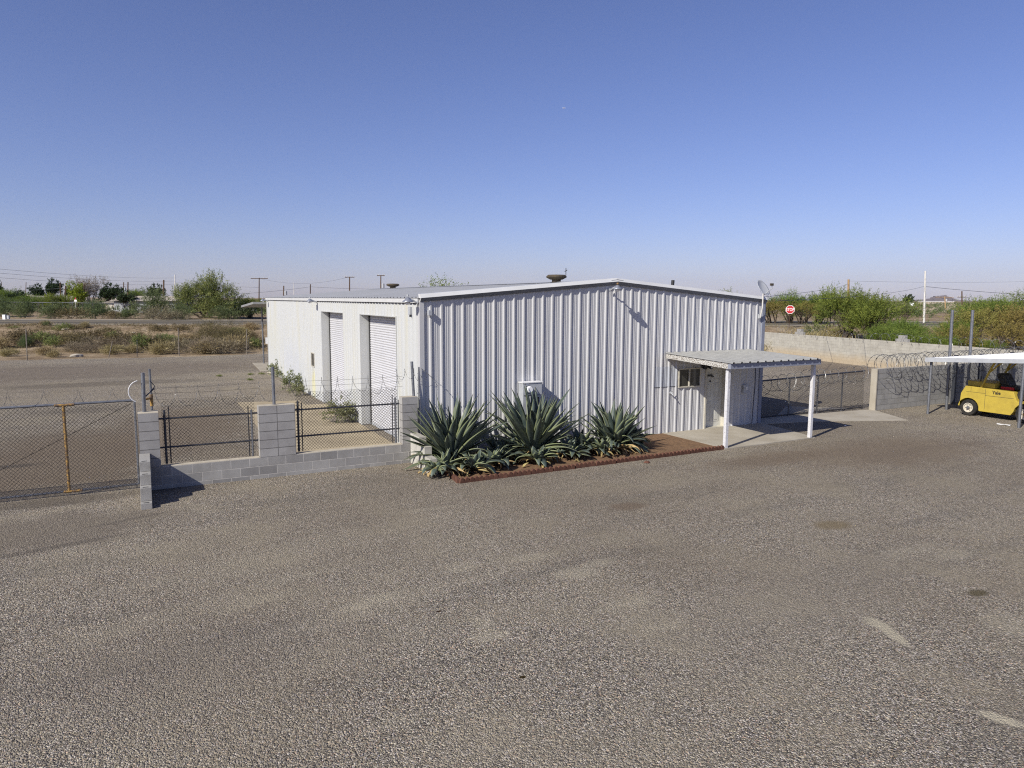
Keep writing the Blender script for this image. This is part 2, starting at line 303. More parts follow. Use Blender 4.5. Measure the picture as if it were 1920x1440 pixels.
# ------------------------------------------------------------------ helpers
def tag(o, label=None, cat=None, group=None, kind=None):
    if label: o['label'] = label
    if cat: o['category'] = cat
    if group: o['group'] = group
    if kind: o['kind'] = kind
    return o
def empty(name, loc=(0, 0, 0), rz=0., label=None, cat=None, group=None):
    o = bpy.data.objects.new(name, None); o.empty_display_size = .2; sc.collection.objects.link(o)
    o.location = [float(q) for q in loc]; o.rotation_euler = (0, 0, rz); return tag(o, label, cat, group)
def copy_tree(o, parent=None):
    c = o.copy(); sc.collection.objects.link(c)
    if parent: c.parent = parent
    for ch in [q for q in sc.objects if q.parent == o]: copy_tree(ch, c)
    return c
KIDS = {}
class MB:
    def __init__(s): s.v = []; s.f = []
    def add(s, vs, fs):
        n = len(s.v); s.v += [tuple(map(float, q)) for q in vs]; s.f += [tuple(i+n for i in q) for q in fs]; return s
    def box(s, a, b):
        (x0, y0, z0), (x1, y1, z1) = a, b
        x0, x1 = min(x0, x1), max(x0, x1); y0, y1 = min(y0, y1), max(y0, y1); z0, z1 = min(z0, z1), max(z0, z1)
        return s.add([(x0, y0, z0), (x1, y0, z0), (x1, y1, z0), (x0, y1, z0), (x0, y0, z1), (x1, y0, z1), (x1, y1, z1), (x0, y1, z1)],
                     [(0, 3, 2, 1), (4, 5, 6, 7), (0, 1, 5, 4), (1, 2, 6, 5), (2, 3, 7, 6), (3, 0, 4, 7)])
    def prism(s, poly, lo, hi, axis='x'):      # polygon of 2 coords extruded along axis
        def P(a, b, c): return {'x': (c, a, b), 'y': (a, c, b), 'z': (a, b, c)}[axis]
        n = len(poly); vs = [P(a, b, lo) for a, b in poly]+[P(a, b, hi) for a, b in poly]
        fs = [tuple(range(n-1, -1, -1)), tuple(range(n, 2*n))]+[(i, (i+1) % n, n+(i+1) % n, n+i) for i in range(n)]
        return s.add(vs, fs)
    def tube(s, pts, r, n=8, cap=True):
        pts = [Vector([float(k) for k in q]) for q in pts]; rs = r if isinstance(r, (list, tuple)) else [r]*len(pts)
        up = None; vs = []
        for i, p in enumerate(pts):
            d = (pts[min(i+1, len(pts)-1)]-pts[max(i-1, 0)])
            d = d.normalized() if d.length > 1e-9 else Vector((0, 0, 1))
            if up is None: up = d.orthogonal().normalized()
            up = (up-d*up.dot(d)); up = up.normalized() if up.length > 1e-6 else d.orthogonal().normalized()
            b = d.cross(up)
            for k in range(n):
                a = 2*math.pi*k/n; vs.append(p+(up*math.cos(a)+b*math.sin(a))*rs[i])
        fs = [(i*n+k, i*n+(k+1) % n, (i+1)*n+(k+1) % n, (i+1)*n+k) for i in range(len(pts)-1) for k in range(n)]
        if cap: fs += [tuple(range(n-1, -1, -1)), tuple(range((len(pts)-1)*n, len(pts)*n))]
        return s.add(vs, fs)
    def lathe(s, prof, c=(0, 0, 0), axis='z', n=24):
        vs = []
        for r, h in prof:
            for k in range(n):
                a = 2*math.pi*k/n; p, q = r*math.cos(a), r*math.sin(a)
                v = {'z': (p, q, h), 'x': (h, p, q), 'y': (p, h, q)}[axis]; vs.append((v[0]+c[0], v[1]+c[1], v[2]+c[2]))
        m = len(prof)
        fs = [(i*n+k, i*n+(k+1) % n, (i+1)*n+(k+1) % n, (i+1)*n+k) for i in range(m-1) for k in range(n)]
        return s.add(vs, fs+[tuple(range(n-1, -1, -1)), tuple(range((m-1)*n, m*n))])
    def build(s, name, m, parent=None, off=None, smooth=False, bevel=0.):
        me = bpy.data.meshes.new(name)
        if off is None and parent is not None and parent.get('_abs'): off = parent['_abs']
        if off is not None: vs = [(a-off[0], b-off[1], c-off[2]) for a, b, c in s.v]
        else: vs = s.v
        me.from_pydata(vs, [], s.f); me.materials.append(m); me.validate()
        if smooth: me.polygons.foreach_set('use_smooth', [True]*len(me.polygons))
        o = bpy.data.objects.new(name, me); sc.collection.objects.link(o)
        if parent: o.parent = parent
        if bevel:
            bv = o.modifiers.new('bevel', 'BEVEL'); bv.width = bevel; bv.segments = 2; bv.limit_method = 'ANGLE'
        return o
def root(name, loc, label, cat, group=None):    # Empty at the base; parts are then built in world coordinates
    loc = [float(q) for q in loc]
    o = empty(name, loc, 0, label, cat, group); o['_abs'] = loc; return o
def one(o, label, cat, group=None, kind=None): return tag(o, label, cat, group, kind)
def npmesh(name, V, Fq, m, tint=None, parent=None, smooth=False):
    me = bpy.data.meshes.new(name); n = Fq.shape[1]
    me.vertices.add(len(V)); me.vertices.foreach_set('co', V.astype(np.float32).ravel())
    me.loops.add(Fq.size); me.loops.foreach_set('vertex_index', Fq.astype(np.int32).ravel())
    me.polygons.add(len(Fq)); me.polygons.foreach_set('loop_start', np.arange(0, Fq.size, n, dtype=np.int32))
    me.polygons.foreach_set('loop_total', np.full(len(Fq), n, dtype=np.int32))
    if smooth: me.polygons.foreach_set('use_smooth', np.ones(len(Fq), dtype=bool))
    me.update(calc_edges=True)
    if tint is not None:
        a = me.color_attributes.new('tint', 'FLOAT_COLOR', 'POINT')
        T = np.ones((len(V), 4), np.float32); T[:, :3] = tint; a.data.foreach_set('color', T.ravel())
    me.materials.append(m)
    o = bpy.data.objects.new(name, me); sc.collection.objects.link(o)
    if parent: o.parent = parent
    return o
def sstep(t): t = np.clip(t, 0, 1); return t*t*(3-2*t)
# ------------------------------------------------------------------ terrain: flat lot, bank up to the road
def sroad(x, y): return .391*x+.92*y
def wob(x, y): return (np.sin(x*.9+1.3)*np.sin(y*.8+.4)+.6*np.sin(x*2.3+y*1.1)*np.sin(y*1.9-x*.6)+.5*np.sin(x*.33-y*.41))
def hgt(x, y):
    s = sroad(x, y); h = 1.5*sstep((s-37)/16.)
    band = sstep((s-38)/4)*(1-sstep((s-50)/4)); band2 = sstep((s-73)/6)
    return h+.13*wob(x, y)*band+.10*wob(x*.5, y*.5)*band2*np.clip(1-(s-73)/400, 0, 1)
def axis_(lo, hi, step, far, n):
    a = np.arange(lo, hi+.01, step); g = np.geomspace(step*1.5, far, n)
    return np.concatenate([(lo-g)[::-1], a, hi+g])
gx = axis_(-60, 110, 1.0, 22000, 26); gy = axis_(-30, 130, 1.0, 22000, 26)
GX, GY = np.meshgrid(gx, gy); GZ = hgt(GX, GY)
V = np.stack([GX.ravel(), GY.ravel(), GZ.ravel()], 1); nx_, ny_ = len(gx), len(gy)
idx = np.arange(nx_*ny_).reshape(ny_, nx_)
Fq = np.stack([idx[:-1, :-1].ravel(), idx[:-1, 1:].ravel(), idx[1:, 1:].ravel(), idx[1:, :-1].ravel()], 1)
g = npmesh('ground', V, Fq, MT['dirt'], smooth=True); tag(g, kind='structure')
def sheet(name, poly, z, m, kind='structure'):
    b = MB(); b.add([(p[0], p[1], z) for p in poly], [tuple(range(len(poly)))]); o = b.build(name, m); tag(o, kind=kind); return o
edge = [(-120, 48), (-60, 43.5), (-35, 42.2), (-20.6, 40.9), (-16, 39.9), (-12, 39.6), (-7.7, 38.7), (-3, 38.3), (1.1, 38.9), (9, 35.5), (20, 31), (37.6, 24.5), (34.0, 5), (32, -5), (30, -60), (-120, -60)]
sheet('gravel_lot', edge, .004, MT['gravel'])
def strip(name, s0, s1, dz, m, x0=-300, x1=420, n=60):       # strip parallel to the road
    b = MB(); T = np.array([.92, -.391]); N = np.array([.391, .92]); vs = []
    for i in range(n+1):
        tt = x0+(x1-x0)*i/n
        for s in (s0, s1): p = T*tt+N*s; vs.append((p[0], p[1], 1.5+dz))
    b.add(vs, [(2*i, 2*i+2, 2*i+3, 2*i+1) for i in range(n)]); o = b.build(name, m); tag(o, kind='structure'); return o
strip('road_shoulder', 53.6, 73.0, .02, MT['shoulder'])
strip('road', 56.2, 69.3, .03, MT['asphalt'])
strip('road_lane', 58.6, 61.2, .034, MT['asphalt_worn']); strip('road_lane', 64.2, 66.6, .034, MT['asphalt_worn'])
strip('road_marking', 62.55, 62.67, .04, MT['yellow_line']); strip('road_marking', 62.85, 62.97, .04, MT['yellow_line'])
# concrete pads
def slab(name, poly, h, m):
    b = MB(); b.prism(poly, -.05, h, 'z'); o = b.build(name, m); tag(o, kind='structure'); return o
slab('patio_slab', [(8.08, -2.66), (11.80, -2.62), (12.3, .0), (8.0, .0)], .035, MT['concrete'])
slab('gate_apron', [(12.35, -.15), (14.3, -.55), (17.5, -1.85), (18.6, .35), (14.3, .72), (12.35, .72)], .02, MT['concrete'])
slab('yard_concrete', [(14.2, 1.0), (17.2, 1.1), (18.4, .75), (16.2, 2.4)], .018, MT['concrete'])
slab('side_apron', [(-3.25, .0), (-.06, .0), (-.03, 6.1), (-.75, 6.35), (-.85, 7.7), (-.03, 7.9), (-.03, 10.95), (-.8, 11.05), (-.8, 12.3), (-3.1, 12.9)], .02, MT['apron'])
slab('back_patio_slab', [(-.45, 25.3), (11.5, 25.3), (11.5, 31.0), (-.15, 31.0)], .03, MT['concrete'])
sheet('soil_bed', [(-.22, -.02), (8.0, -.02), (8.08, -2.55), (-.08, -2.68)], .03, MT['soil'])
# ------------------------------------------------------------------ the metal building
W_, L_, HE, HR = 12.19, 25.13, 4.22, 4.73
def roofz(x): return HR-(HR-HE)*abs(x-W_/2)/(W_/2)
RIB = [(0, 0), (.118, 0), (.128, .005), (.137, 0), (.178, 0), (.188, .005), (.197, 0)]
def profile(a0, a1, start, pitch=.3048, ribh=.034):          # list of (along, outward) corner points of a ribbed sheet
    pts = []; k = math.floor((a0-start)/pitch)-1
    while start+k*pitch < a1+pitch:
        c = start+k*pitch
        for d, o in ((-.046, 0), (-.019, ribh), (.019, ribh), (.046, 0), (.112, 0), (.119, .006), (.128, .006), (.135, 0), (.170, 0), (.177, .006), (.186, .006), (.193, 0)):
            if a0 < c+d < a1: pts.append((c+d, o))
        k += 1
    return [(a0, 0)]+pts+[(a1, 0)]
def wallsheet(b, pts, zlo, zhi, P):        # P(along, out, z)
    vs = []
    for a, o in pts: vs += [P(a, o, zlo(a)), P(a, o, zhi(a))]
    b.add(vs, [(2*i, 2*i+2, 2*i+3, 2*i+1) for i in range(len(pts)-1)])
bd = root('warehouse', (W_/2, L_/2, 0), 'long white ribbed metal warehouse with low gable roof and two roller doors', 'warehouse')
# gable wall with openings for the window and the entry door
b = MB(); PG = lambda a, o, z: (a, -o, z)
gp = lambda a0, a1: profile(a0, a1, .274)
DX0, DX1, DH = 9.70, 10.62, 2.06; WX0, WX1, WZ0, WZ1 = 8.57, 9.48, 1.44, 2.05
top = lambda a: roofz(a)-.08
wallsheet(b, gp(0, WX0), lambda a: .02, top, PG)
wallsheet(b, gp(WX0, WX1), lambda a: .02, lambda a: WZ0, PG); wallsheet(b, gp(WX0, WX1), lambda a: WZ1, top, PG)
wallsheet(b, gp(WX1, DX0), lambda a: .02, top, PG); wallsheet(b, gp(DX0, DX1), lambda a: DH, top, PG)
wallsheet(b, gp(DX1, W_), lambda a: .02, top, PG)
b.build('gable_wall', MT['panel'], bd)
# long side wall with the two roller door openings
D1 = (1.95, 5.67); D2 = (7.87, 11.3); DZ = 3.68; SW = (12.80, 13.42, 1.31, 1.92)
b = MB(); PS = lambda a, o, z: (-o, a, z); sp = lambda a0, a1: profile(a0, a1, .2, ribh=.036)
lo = lambda a: .02; hi = lambda a: HE-.06
for a0, a1 in ((0, D1[0]), (D1[1], D2[0]), (D2[1], SW[0]), (SW[1], L_)): wallsheet(b, sp(a0, a1), lo, hi, PS)
for a0, a1 in (D1, D2): wallsheet(b, sp(a0, a1), lambda a: DZ, hi, PS)
wallsheet(b, sp(SW[0], SW[1]), lo, lambda a: SW[2], PS); wallsheet(b, sp(SW[0], SW[1]), lambda a: SW[3], hi, PS)
b.build('side_wall', MT['panel_side'], bd)
b = MB(); wallsheet(b, sp(0, L_), lo, hi, lambda a, o, z: (W_+o, a, z)); b.build('side_wall', MT['panel'], bd)
b = MB(); wallsheet(b, gp(0, W_), lo, top, lambda a, o, z: (a, L_+o, z)); b.build('gable_wall', MT['panel'], bd)
b = MB(); b.box((0.05, .35, 0), (W_-.05, .37, 3.9)); b.box((.5, .5, .0), (.52, L_-.5, 3.9)); b.build('inner_lining', MT['dark'], bd)
# base flashing
b = MB(); b.box((-.05, -.012, .0), (DX0-.02, .02, .03)); b.box((DX1+.02, -.012, .0), (W_+.02, .02, .03)); b.build('base_flashing', MT['grey'], bd)
# roof: ribbed sheet on each slope
b = MB()
pts = profile(-.08, L_+.08, .12, ribh=.035)
for sx in (0, 1):
    vs = []
    for a, o in pts:
        e = (-.07, a, HE-.005+o) if not sx else (W_+.07, a, HE-.005+o); vs += [e, (W_/2, a, HR+o)]
    b.add(vs, [(2*i, 2*i+1, 2*i+3, 2*i+2) if sx else (2*i, 2*i+2, 2*i+3, 2*i+1) for i in range(len(pts)-1)])
rf = b.build('roof', MT['roof'], bd)
def child2(b, name, m, par):           # sub-part: same origin as its parent part
    o = b.build(name, m, None, off=bd['_abs']); o.parent = par; return o
b = MB(); b.add([(W_/2-.22, -.1, HR+.03), (W_/2, -.1, HR+.06), (W_/2+.22, -.1, HR+.03), (W_/2-.22, L_+.1, HR+.03), (W_/2, L_+.1, HR+.06), (W_/2+.22, L_+.1, HR+.03)], [(0, 1, 4, 3), (1, 2, 5, 4)])
child2(b, 'ridge_cap', MT['roof'], rf)
def vent(y, x=W_/2, s=1.):
    b = MB(); z = HR+.03
    b.lathe([(.16*s, z), (.16*s, z+.10), (.22*s, z+.10), (.36*s, z+.17), (.37*s, z+.20), (.30*s, z+.26), (.05, z+.27)], (x, y, 0), n=20)
    child2(b, 'roof_vent', MT['ventbrown'], rf)
vent(3.4, 6.1, .95); vent(21.0, 6.1, 1.0)
b = MB(); b.tube([(6.35, 3.2, HR+.2), (6.35, 3.2, HR+.52)], .012, 6); b.tube([(6.30, 3.2, HR+.40), (6.40, 3.2, HR+.45)], .012, 6); child2(b, 'vent_rod', MT['dark'], rf)
b = MB(); b.tube([(9.55, 1.6, 4.3), (9.6, 1.6, 4.86)], .055, 12); child2(b, 'flue_pipe', MT['black'], rf)
# rake trim: bright upper face, undercut lower face with its shade put in as dark grey
b = MB(); bf = MB()
for s in (0, 1):
    X0, X1 = (-.02, W_/2) if not s else (W_/2, W_+.02)
    rows = []; rows2 = []
    for x in (X0, X1):
        z = roofz(x)
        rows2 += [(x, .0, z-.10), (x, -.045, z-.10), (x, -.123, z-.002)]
        rows.append([(x, -.125, z-.0), (x, -.04, z+.10), (x, .10, z+.105)])
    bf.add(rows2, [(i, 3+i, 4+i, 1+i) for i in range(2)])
    vs = rows[0]+rows[1]; n = 3
    b.add(vs, [(i, n+i, n+i+1, i+1) for i in range(n-1)])
b.add([(-.021, 0, HE-.1), (-.021, -.045, HE-.1), (-.021, -.125, HE), (-.02, -.04, HE+.10), (-.02, .1, HE+.1)], [(0, 1, 2, 3, 4)])
b.add([(W_+.02, 0, HE-.1), (W_+.02, -.045, HE-.1), (W_+.02, -.125, HE), (W_+.02, -.04, HE+.10), (W_+.02, .1, HE+.1)], [(4, 3, 2, 1, 0)])
b.build('rake_trim', MT['trim'], bd); bf.build('rake_shade_face', MT['rake_shade'], bd)
b = MB()
b.box((-.080, .0, HE-.125), (-.045, L_, HE-.015)); b.build('eave_trim', MT['trim'], bd)
b = MB(); b.box((-.030, .03, HE-.150), (-.003, L_-.02, HE-.03)); b.box((-.062, .03, HE-.0145), (-.01, L_-.02, HE-.006)); b.build('eave_gap_shade', MT['dark'], bd)  # dark strips stand in for shade in the rib gaps at the eave
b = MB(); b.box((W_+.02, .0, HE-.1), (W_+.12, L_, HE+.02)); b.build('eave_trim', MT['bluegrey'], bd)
# corner trims
b = MB(); b.box((-.038, -.040, .03), (.085, -.002, HE-.10)); b.box((-.0385, -.002, .03), (-.002, .1, HE-.09)); b.build('corner_trim', MT['panel'], bd)
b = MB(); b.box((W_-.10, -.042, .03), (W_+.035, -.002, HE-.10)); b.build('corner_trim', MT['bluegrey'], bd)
b = MB(); b.box((-.038, L_-.1, .03), (-.002, L_+.03, HE-.09)); b.build('corner_trim', MT['panel_side'], bd)
# roller doors
def roller(d, rec=.30):
    y0, y1 = d; b = MB(); n = int(DZ/.0762); pr = []
    for k in range(n+1):
        z = .03+k*.0762
        pr += [(rec+.018, z), (rec+.004, z+.010), (rec-.006, z+.036), (rec+.003, z+.064)]
    vs = []
    for x, z in pr: z = min(z, DZ+.03); vs += [(x, y0+.02, z), (x, y1-.02, z)]
    b.add(vs, [(2*i, 2*i+2, 2*i+3, 2*i+1) for i in range(len(pr)-1)])
    dr = b.build('roller_door', MT['curtain'], bd)
    b = MB(); b.box((rec-.012, y0+.03, .02), (rec+.02, y1-.03, .10)); child2(b, 'bottom_bar', MT['grey'], dr)
    for q_ in ((y1-.07, y1-.002), (y0+.002, y0+.045)): child2(MB().box((rec-.03, q_[0], .02), (rec+.01, q_[1], DZ)), 'guide_rail', MT['dark'], dr)
    b = MB()          # jambs and header wrap the opening
    b.box((-.03, y1-.001, .02), (rec+.03, y1+.03, DZ)); b.box((-.03, y0-.03, .02), (rec+.03, y0+.001, DZ)); b.box((-.03, y0-.03, DZ), (rec+.03, y1+.03, DZ+.03))
    b.build('door_jamb', MT['panel_side'], bd)
roller(D1); roller(D2)
# small side window
b = MB(); y0, y1, z0, z1 = SW
for q in (((-.04, y0, z0), (.02, y0+.04, z1)), ((-.04, y1-.04, z0), (.02, y1, z1)), ((-.041, y0+.04, z0), (.02, y1-.04, z0+.04)), ((-.041, y0+.04, z1-.04), (.02, y1-.04, z1))): b.box(*q)
wn = b.build('window', MT['alu'], bd)
b = MB(); b.box((-.012, y0+.04, z0+.04), (-.004, y1-.04, z1-.04)); child2(b, 'pane', MT['glass'], wn)
# gable window: aluminium slider
b = MB()
for q in (((WX0, -.05, WZ0), (WX0+.035, .03, WZ1)), ((WX1-.035, -.05, WZ0), (WX1, .03, WZ1)), ((WX0+.035, -.051, WZ0), (WX1-.035, .03, WZ0+.035)), ((WX0+.035, -.051, WZ1-.035), (WX1-.035, .03, WZ1)), ((9.0, -.045, WZ0+.035), (9.035, .03, WZ1-.035))): b.box(*q)
wn = b.build('window', MT['alu'], bd)
b = MB(); b.box((WX0+.035, .0, WZ0+.035), (9.0, .006, WZ1-.035)); child2(b, 'pane', MT['glass'], wn)
b = MB(); b.box((9.035, -.015, WZ0+.035), (WX1-.035, -.009, WZ1-.035)); child2(b, 'pane', MT['glass'], wn)
# entry door, six raised panels
b = MB(); b.box((DX0+.05, .16, .03), (DX1-.03, .20, DH-.04))
for cx in (DX0+.05+.14, DX0+.05+.49):
    for z0, z1 in ((.22, .88), (1.02, 1.5), (1.6, 1.85)):
        for q in (((cx, .150, z0), (cx+.24, .159, z0+.02)), ((cx, .150, z1-.02), (cx+.24, .159, z1)), ((cx, .150, z0+.02), (cx+.02, .159, z1-.02)), ((cx+.22, .150, z0+.02), (cx+.24, .159, z1-.02))): b.box(*q)
        b.box((cx+.055, .148, z0+.055), (cx+.185, .159, z1-.055))
dr = b.build('entry_door', MT['door'], bd)
b = MB(); b.lathe([(.03, .07), (.034, .10), (.02, .12), (.02, .158)], (DX0+.14, 0, 1.02), 'y', 12); child2(b, 'handle', MT['black'], dr); child2(MB().lathe([(.026, .12), (.026, .158)], (DX0+.14, 0, 1.3), 'y', 12), 'lock', MT['black'], dr)
b = MB(); b.box((DX0+.22, .13, 1.72), (DX0+.44, .147, 1.78)); b.box((DX0+.42, .13, 1.69), (DX0+.50, .1465, 1.725)); child2(b, 'security_latch', MT['black'], dr); child2(MB().lathe([(.03, .13), (.03, .147)], (DX0+.36, 0, 1.56), 'y', 12), 'peephole', MT['black'], dr)
b = MB(); b.box((DX0-.01, -.045, .02), (DX0+.049, .2, DH)); b.box((DX1-.029, -.045, .02), (DX1+.03, .2, DH)); b.box((DX0-.01, -.046, DH-.038), (DX1+.03, .2, DH+.03)); b.build('door_frame', MT['beige'], bd)
b = MB(); b.box((DX0+.05, -.03, .036), (DX1-.03, .2, .05)); b.build('threshold', MT['alu'], bd)
# darker replacement panel beside the window
b = MB(); wallsheet(b, [(a, o+.006) for a, o in gp(7.62, 8.5)][1:-1], lambda a: 1.50, lambda a: 2.13, PG); b.build('patch_panel', MT['patch'], bd)
b = MB(); b.box((7.6, -.012, 1.485), (8.56, -.002, 1.5)); b.build('panel_lap', MT['dark'], bd)
# ---- fittings on the walls
def wall_lamp(p, d, label, reach=.24, k=.7):          # p: wall point under the arm, d: outward direction
    r_ = root('wall_lamp', p, label, 'wall lamp', 'dish shaded lamps under the roof edge')
    d = Vector(d); p = Vector(p); e = p+d*reach+Vector((0, 0, .04))
    b = MB(); b.tube([p+d*.02, p+d*reach*.4+Vector((0, 0, .06)), p+d*reach*.85+Vector((0, 0, .09))], .022, 8); b.lathe([(.05, 0), (.05, .02)], (p.x, p.y, p.z), 'x' if abs(d.x) > .5 else 'y', 10); b.build('arm', MT['grey'], r_)
    b = MB(); b.lathe([(q_*k, w_*.8) for q_, w_ in [(.02, .12), (.06, .11), (.10, .06), (.19, .0), (.21, -.035), (.20, -.035), (.09, .04)]], (e.x, e.y, e.z), 'z', 20); b.build('lamp_shade', MT['lampgrey'], r_, smooth=True)
    b = MB(); b.lathe([(.03, .12), (.032, .165), (.02, .17)], (e.x, e.y, e.z), 'z', 10); b.build('photocell', MT['rustyel'] if d.y < -.9 else MT['grey'], r_)
    b = MB(); b.lathe([(.02, .02), (.06, -.02), (.07, -.06), (.03, -.09)], (e.x, e.y, e.z), 'z', 12); b.build('bulb', MT['signwhite'], r_, smooth=True)
    return r_
wall_lamp((-.085, .02, 4.10), (-1, 0, 0), 'grey dish lamp at the near corner of the warehouse, above the first roller door side')
wall_lamp((-.085, 11.9, 4.05), (-1, 0, 0), 'grey dish lamp high between the window and the second roller door')
wall_lamp((-.085, 24.4, 4.03), (-1, 0, 0), 'grey dish lamp at the far end of the warehouse side wall')
wall_lamp((5.85, -.10, 4.48), (0, -1, 0), 'grey dish lamp with a yellow top at the peak of the gable', .34)
r_ = root('alarm_box', (-.05, .6, 3.8), 'tiny grey box on the white side wall just below the corner lamp', 'alarm box'); MB().box((-.10, .54, 3.78), (-.025, .68, 3.99)).build('casing', MT['grey'], r_, bevel=.006)
MB().box((-.085, .57, 3.72), (-.05, .62, 3.779)).build('sensor', MT['dark'], r_)
r_ = root('alarm_box', (.2, -.05, 3.8), 'tiny pale box on the ribbed gable wall at its left end under the roof edge', 'alarm box'); MB().box((.17, -.14, 3.77), (.27, -.04, 3.91)).build('casing', MT['grey'], r_, bevel=.006)
# electric meter cabinet
r_ = root('meter_cabinet', (3.15, -.04, 1.1), 'grey electric meter cabinet on the gable wall behind the middle agave', 'meter cabinet')
MB().box((2.85, -.30, 1.02), (3.46, -.036, 1.90)).build('cabinet', MT['grey'], r_, bevel=.012)
MB().box((2.83, -.32, 1.901), (3.48, -.036, 1.925)).build('cap', MT['white'], r_)
MB().lathe([(.105, -.33), (.105, -.301)], (3.02, 0, 1.73), 'y', 20).build('ring', MT['darksteel'], r_)
MB().lathe([(.075, -.42), (.09, -.40), (.09, -.331)], (3.02, 0, 1.73), 'y', 20).build('meter_glass', MT['signwhite'], r_)
MB().box((2.88, -.308, 1.55), (3.43, -.3005, 1.565)).box((3.30, -.312, 1.30), (3.36, -.3005, 1.50)).build('seam', MT['darksteel'], r_)
r_ = root('flood_light', (9.55, -.1, 2.0), 'black twin flood light above the window corner under the porch roof', 'flood light')
MB().box((9.50, -.10, 2.06), (9.66, -.036, 2.18)).build('base', MT['black'], r_)
for dx in (-.12, .12): MB().lathe([(.03, -.10), (.06, -.22), (.065, -.28), (.02, -.27)], (9.58+dx, 0, 2.07), 'y', 12).build('lamp_head', MT['black'], r_)
MB().lathe([(.02, -.29), (.035, -.295)], (9.70, 0, 2.07), 'y', 12).build('lens', MT['signwhite'], r_)
r_ = root('hose_tap', (8.24, -.05, 1.1), 'small tap on the ribbed wall below and left of the window', 'tap')
MB().tube([(8.24, -.035, 1.30), (8.24, -.12, 1.30), (8.26, -.16, 1.24)], .02, 8).tube([(8.19, -.12, 1.36), (8.29, -.12, 1.36)], .012, 6).tube([(8.24, -.12, 1.30), (8.24, -.12, 1.37)], .009, 6).build('tap_body', MT['grey'], r_)
r_ = root('junction_box', (11.35, -.05, 1.1), 'small grey electrical box on the shaded wall right of the door', 'junction box')
MB().box((11.33, -.10, 1.12), (11.50, -.036, 1.40)).build('box', MT['grey'], r_, bevel=.005); MB().box((11.42, -.112, 1.22), (11.485, -.1005, 1.34)).build('cover', MT['white'], r_)
b = MB(); b.tube([(11.88, -.05, 2.35), (11.88, -.05, 1.30), (11.84, -.06, .9), (11.80, -.06, .05)], .014, 6); one(b.build('cable', MT['cable']), 'dark cable running down the wall at its right corner', 'cable')
# ---- satellite dish on a mast
r_ = root('satellite_dish', (11.93, -.1, 3.6), 'pale oval satellite dish on a mast at the right corner of the roof', 'satellite dish')
MB().tube([(11.93, -.09, 3.62), (11.93, -.17, 3.95), (11.93, -.17, 4.42)], .024, 8).build('mast', MT['palepole'], r_)
MB().box((11.88, -.09, 3.60), (11.98, -.045, 3.75)).build('foot', MT['grey'], r_)
dc = ad(1429, 541, 24.3); dirn = Vector((.16, -.68, .46)).normalized(); q = dirn.to_track_quat('Z', 'Y')
b = MB(); vs = []; n = 28
for i, (rr, zz) in enumerate(((0.0, 0), (.10, .006), (.19, .022), (.27, .045), (.31, .062), (.315, .050), (.19, .008), (0.0, -.015))):
    for k in range(n):
        a = 2*math.pi*k/n; vs.append(tuple(Vector(dc)+q @ Vector((rr*math.cos(a)*.92, rr*math.sin(a), zz))))
b.add(vs, [(i*n+k, i*n+(k+1) % n, (i+1)*n+(k+1) % n, (i+1)*n+k) for i in range(7) for k in range(n)]); b.build('reflector', MT['grey'], r_, smooth=True)
low = Vector(dc)+Vector((.02, .02, -.27)); lnb = Vector(dc)+dirn*.42+Vector((0, 0, -.12))
MB().tube([(11.93, -.17, 4.40), tuple(Vector(dc)+Vector((-.02, .03, -.08)))], .02, 8).tube([tuple(low), tuple(lnb+Vector((.03, 0, -.1))), tuple(lnb)], .015, 6).build('feed_arm', MT['grey'], r_)
MB().box(tuple(lnb-Vector((.06, .03, .02))), tuple(lnb+Vector((.06, .03, .06)))).build('receiver', MT['ventbrown'], r_)
# ---- porch cover
pc = root('porch_cover', (9.9, -1.4, 0), 'low ribbed metal porch roof on two white wooden posts over the entry door', 'porch')
b = MB(); vs = []; pts = profile(8.0, 11.70, 8.08, ribh=.042)
zp = lambda y: 2.555+(2.46-2.555)*(-y)/2.85
for a, o in pts: vs += [(a, -.035, zp(-.035)+o), (a, -2.86, zp(-2.86)+o)]
b.add(vs, [(2*i, 2*i+1, 2*i+3, 2*i+2) for i in range(len(pts)-1)]); b.build('roof_sheet', MT['awning'], pc)
b = MB(); b.add([(8.03, -.04, 2.40), (8.03, -2.69, 2.30), (8.03, -2.69, 2.455), (8.03, -.04, 2.545), (8.09, -.04, 2.40), (8.09, -2.69, 2.30), (8.09, -2.69, 2.455), (8.09, -.04, 2.545)], [(0, 1, 2, 3), (7, 6, 5, 4), (0, 4, 5, 1), (1, 5, 6, 2), (2, 6, 7, 3), (3, 7, 4, 0)]); b.build('side_beam', MT['peel'], pc)
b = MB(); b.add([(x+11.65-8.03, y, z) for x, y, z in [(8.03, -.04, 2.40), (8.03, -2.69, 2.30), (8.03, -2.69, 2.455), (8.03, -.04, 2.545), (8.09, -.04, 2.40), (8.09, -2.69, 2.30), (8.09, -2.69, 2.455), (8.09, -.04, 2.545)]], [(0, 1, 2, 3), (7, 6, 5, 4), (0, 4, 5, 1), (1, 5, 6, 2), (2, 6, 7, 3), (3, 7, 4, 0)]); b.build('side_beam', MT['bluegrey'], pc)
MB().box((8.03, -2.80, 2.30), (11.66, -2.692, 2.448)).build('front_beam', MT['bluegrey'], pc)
for x, rz in ((8.16, 0), (11.61, 0)):
    b = MB(); b.box((x-.05, -2.63, .035), (x+.05, -2.53, 2.31)); b.build('post', MT['postwhite'], pc, bevel=.004)
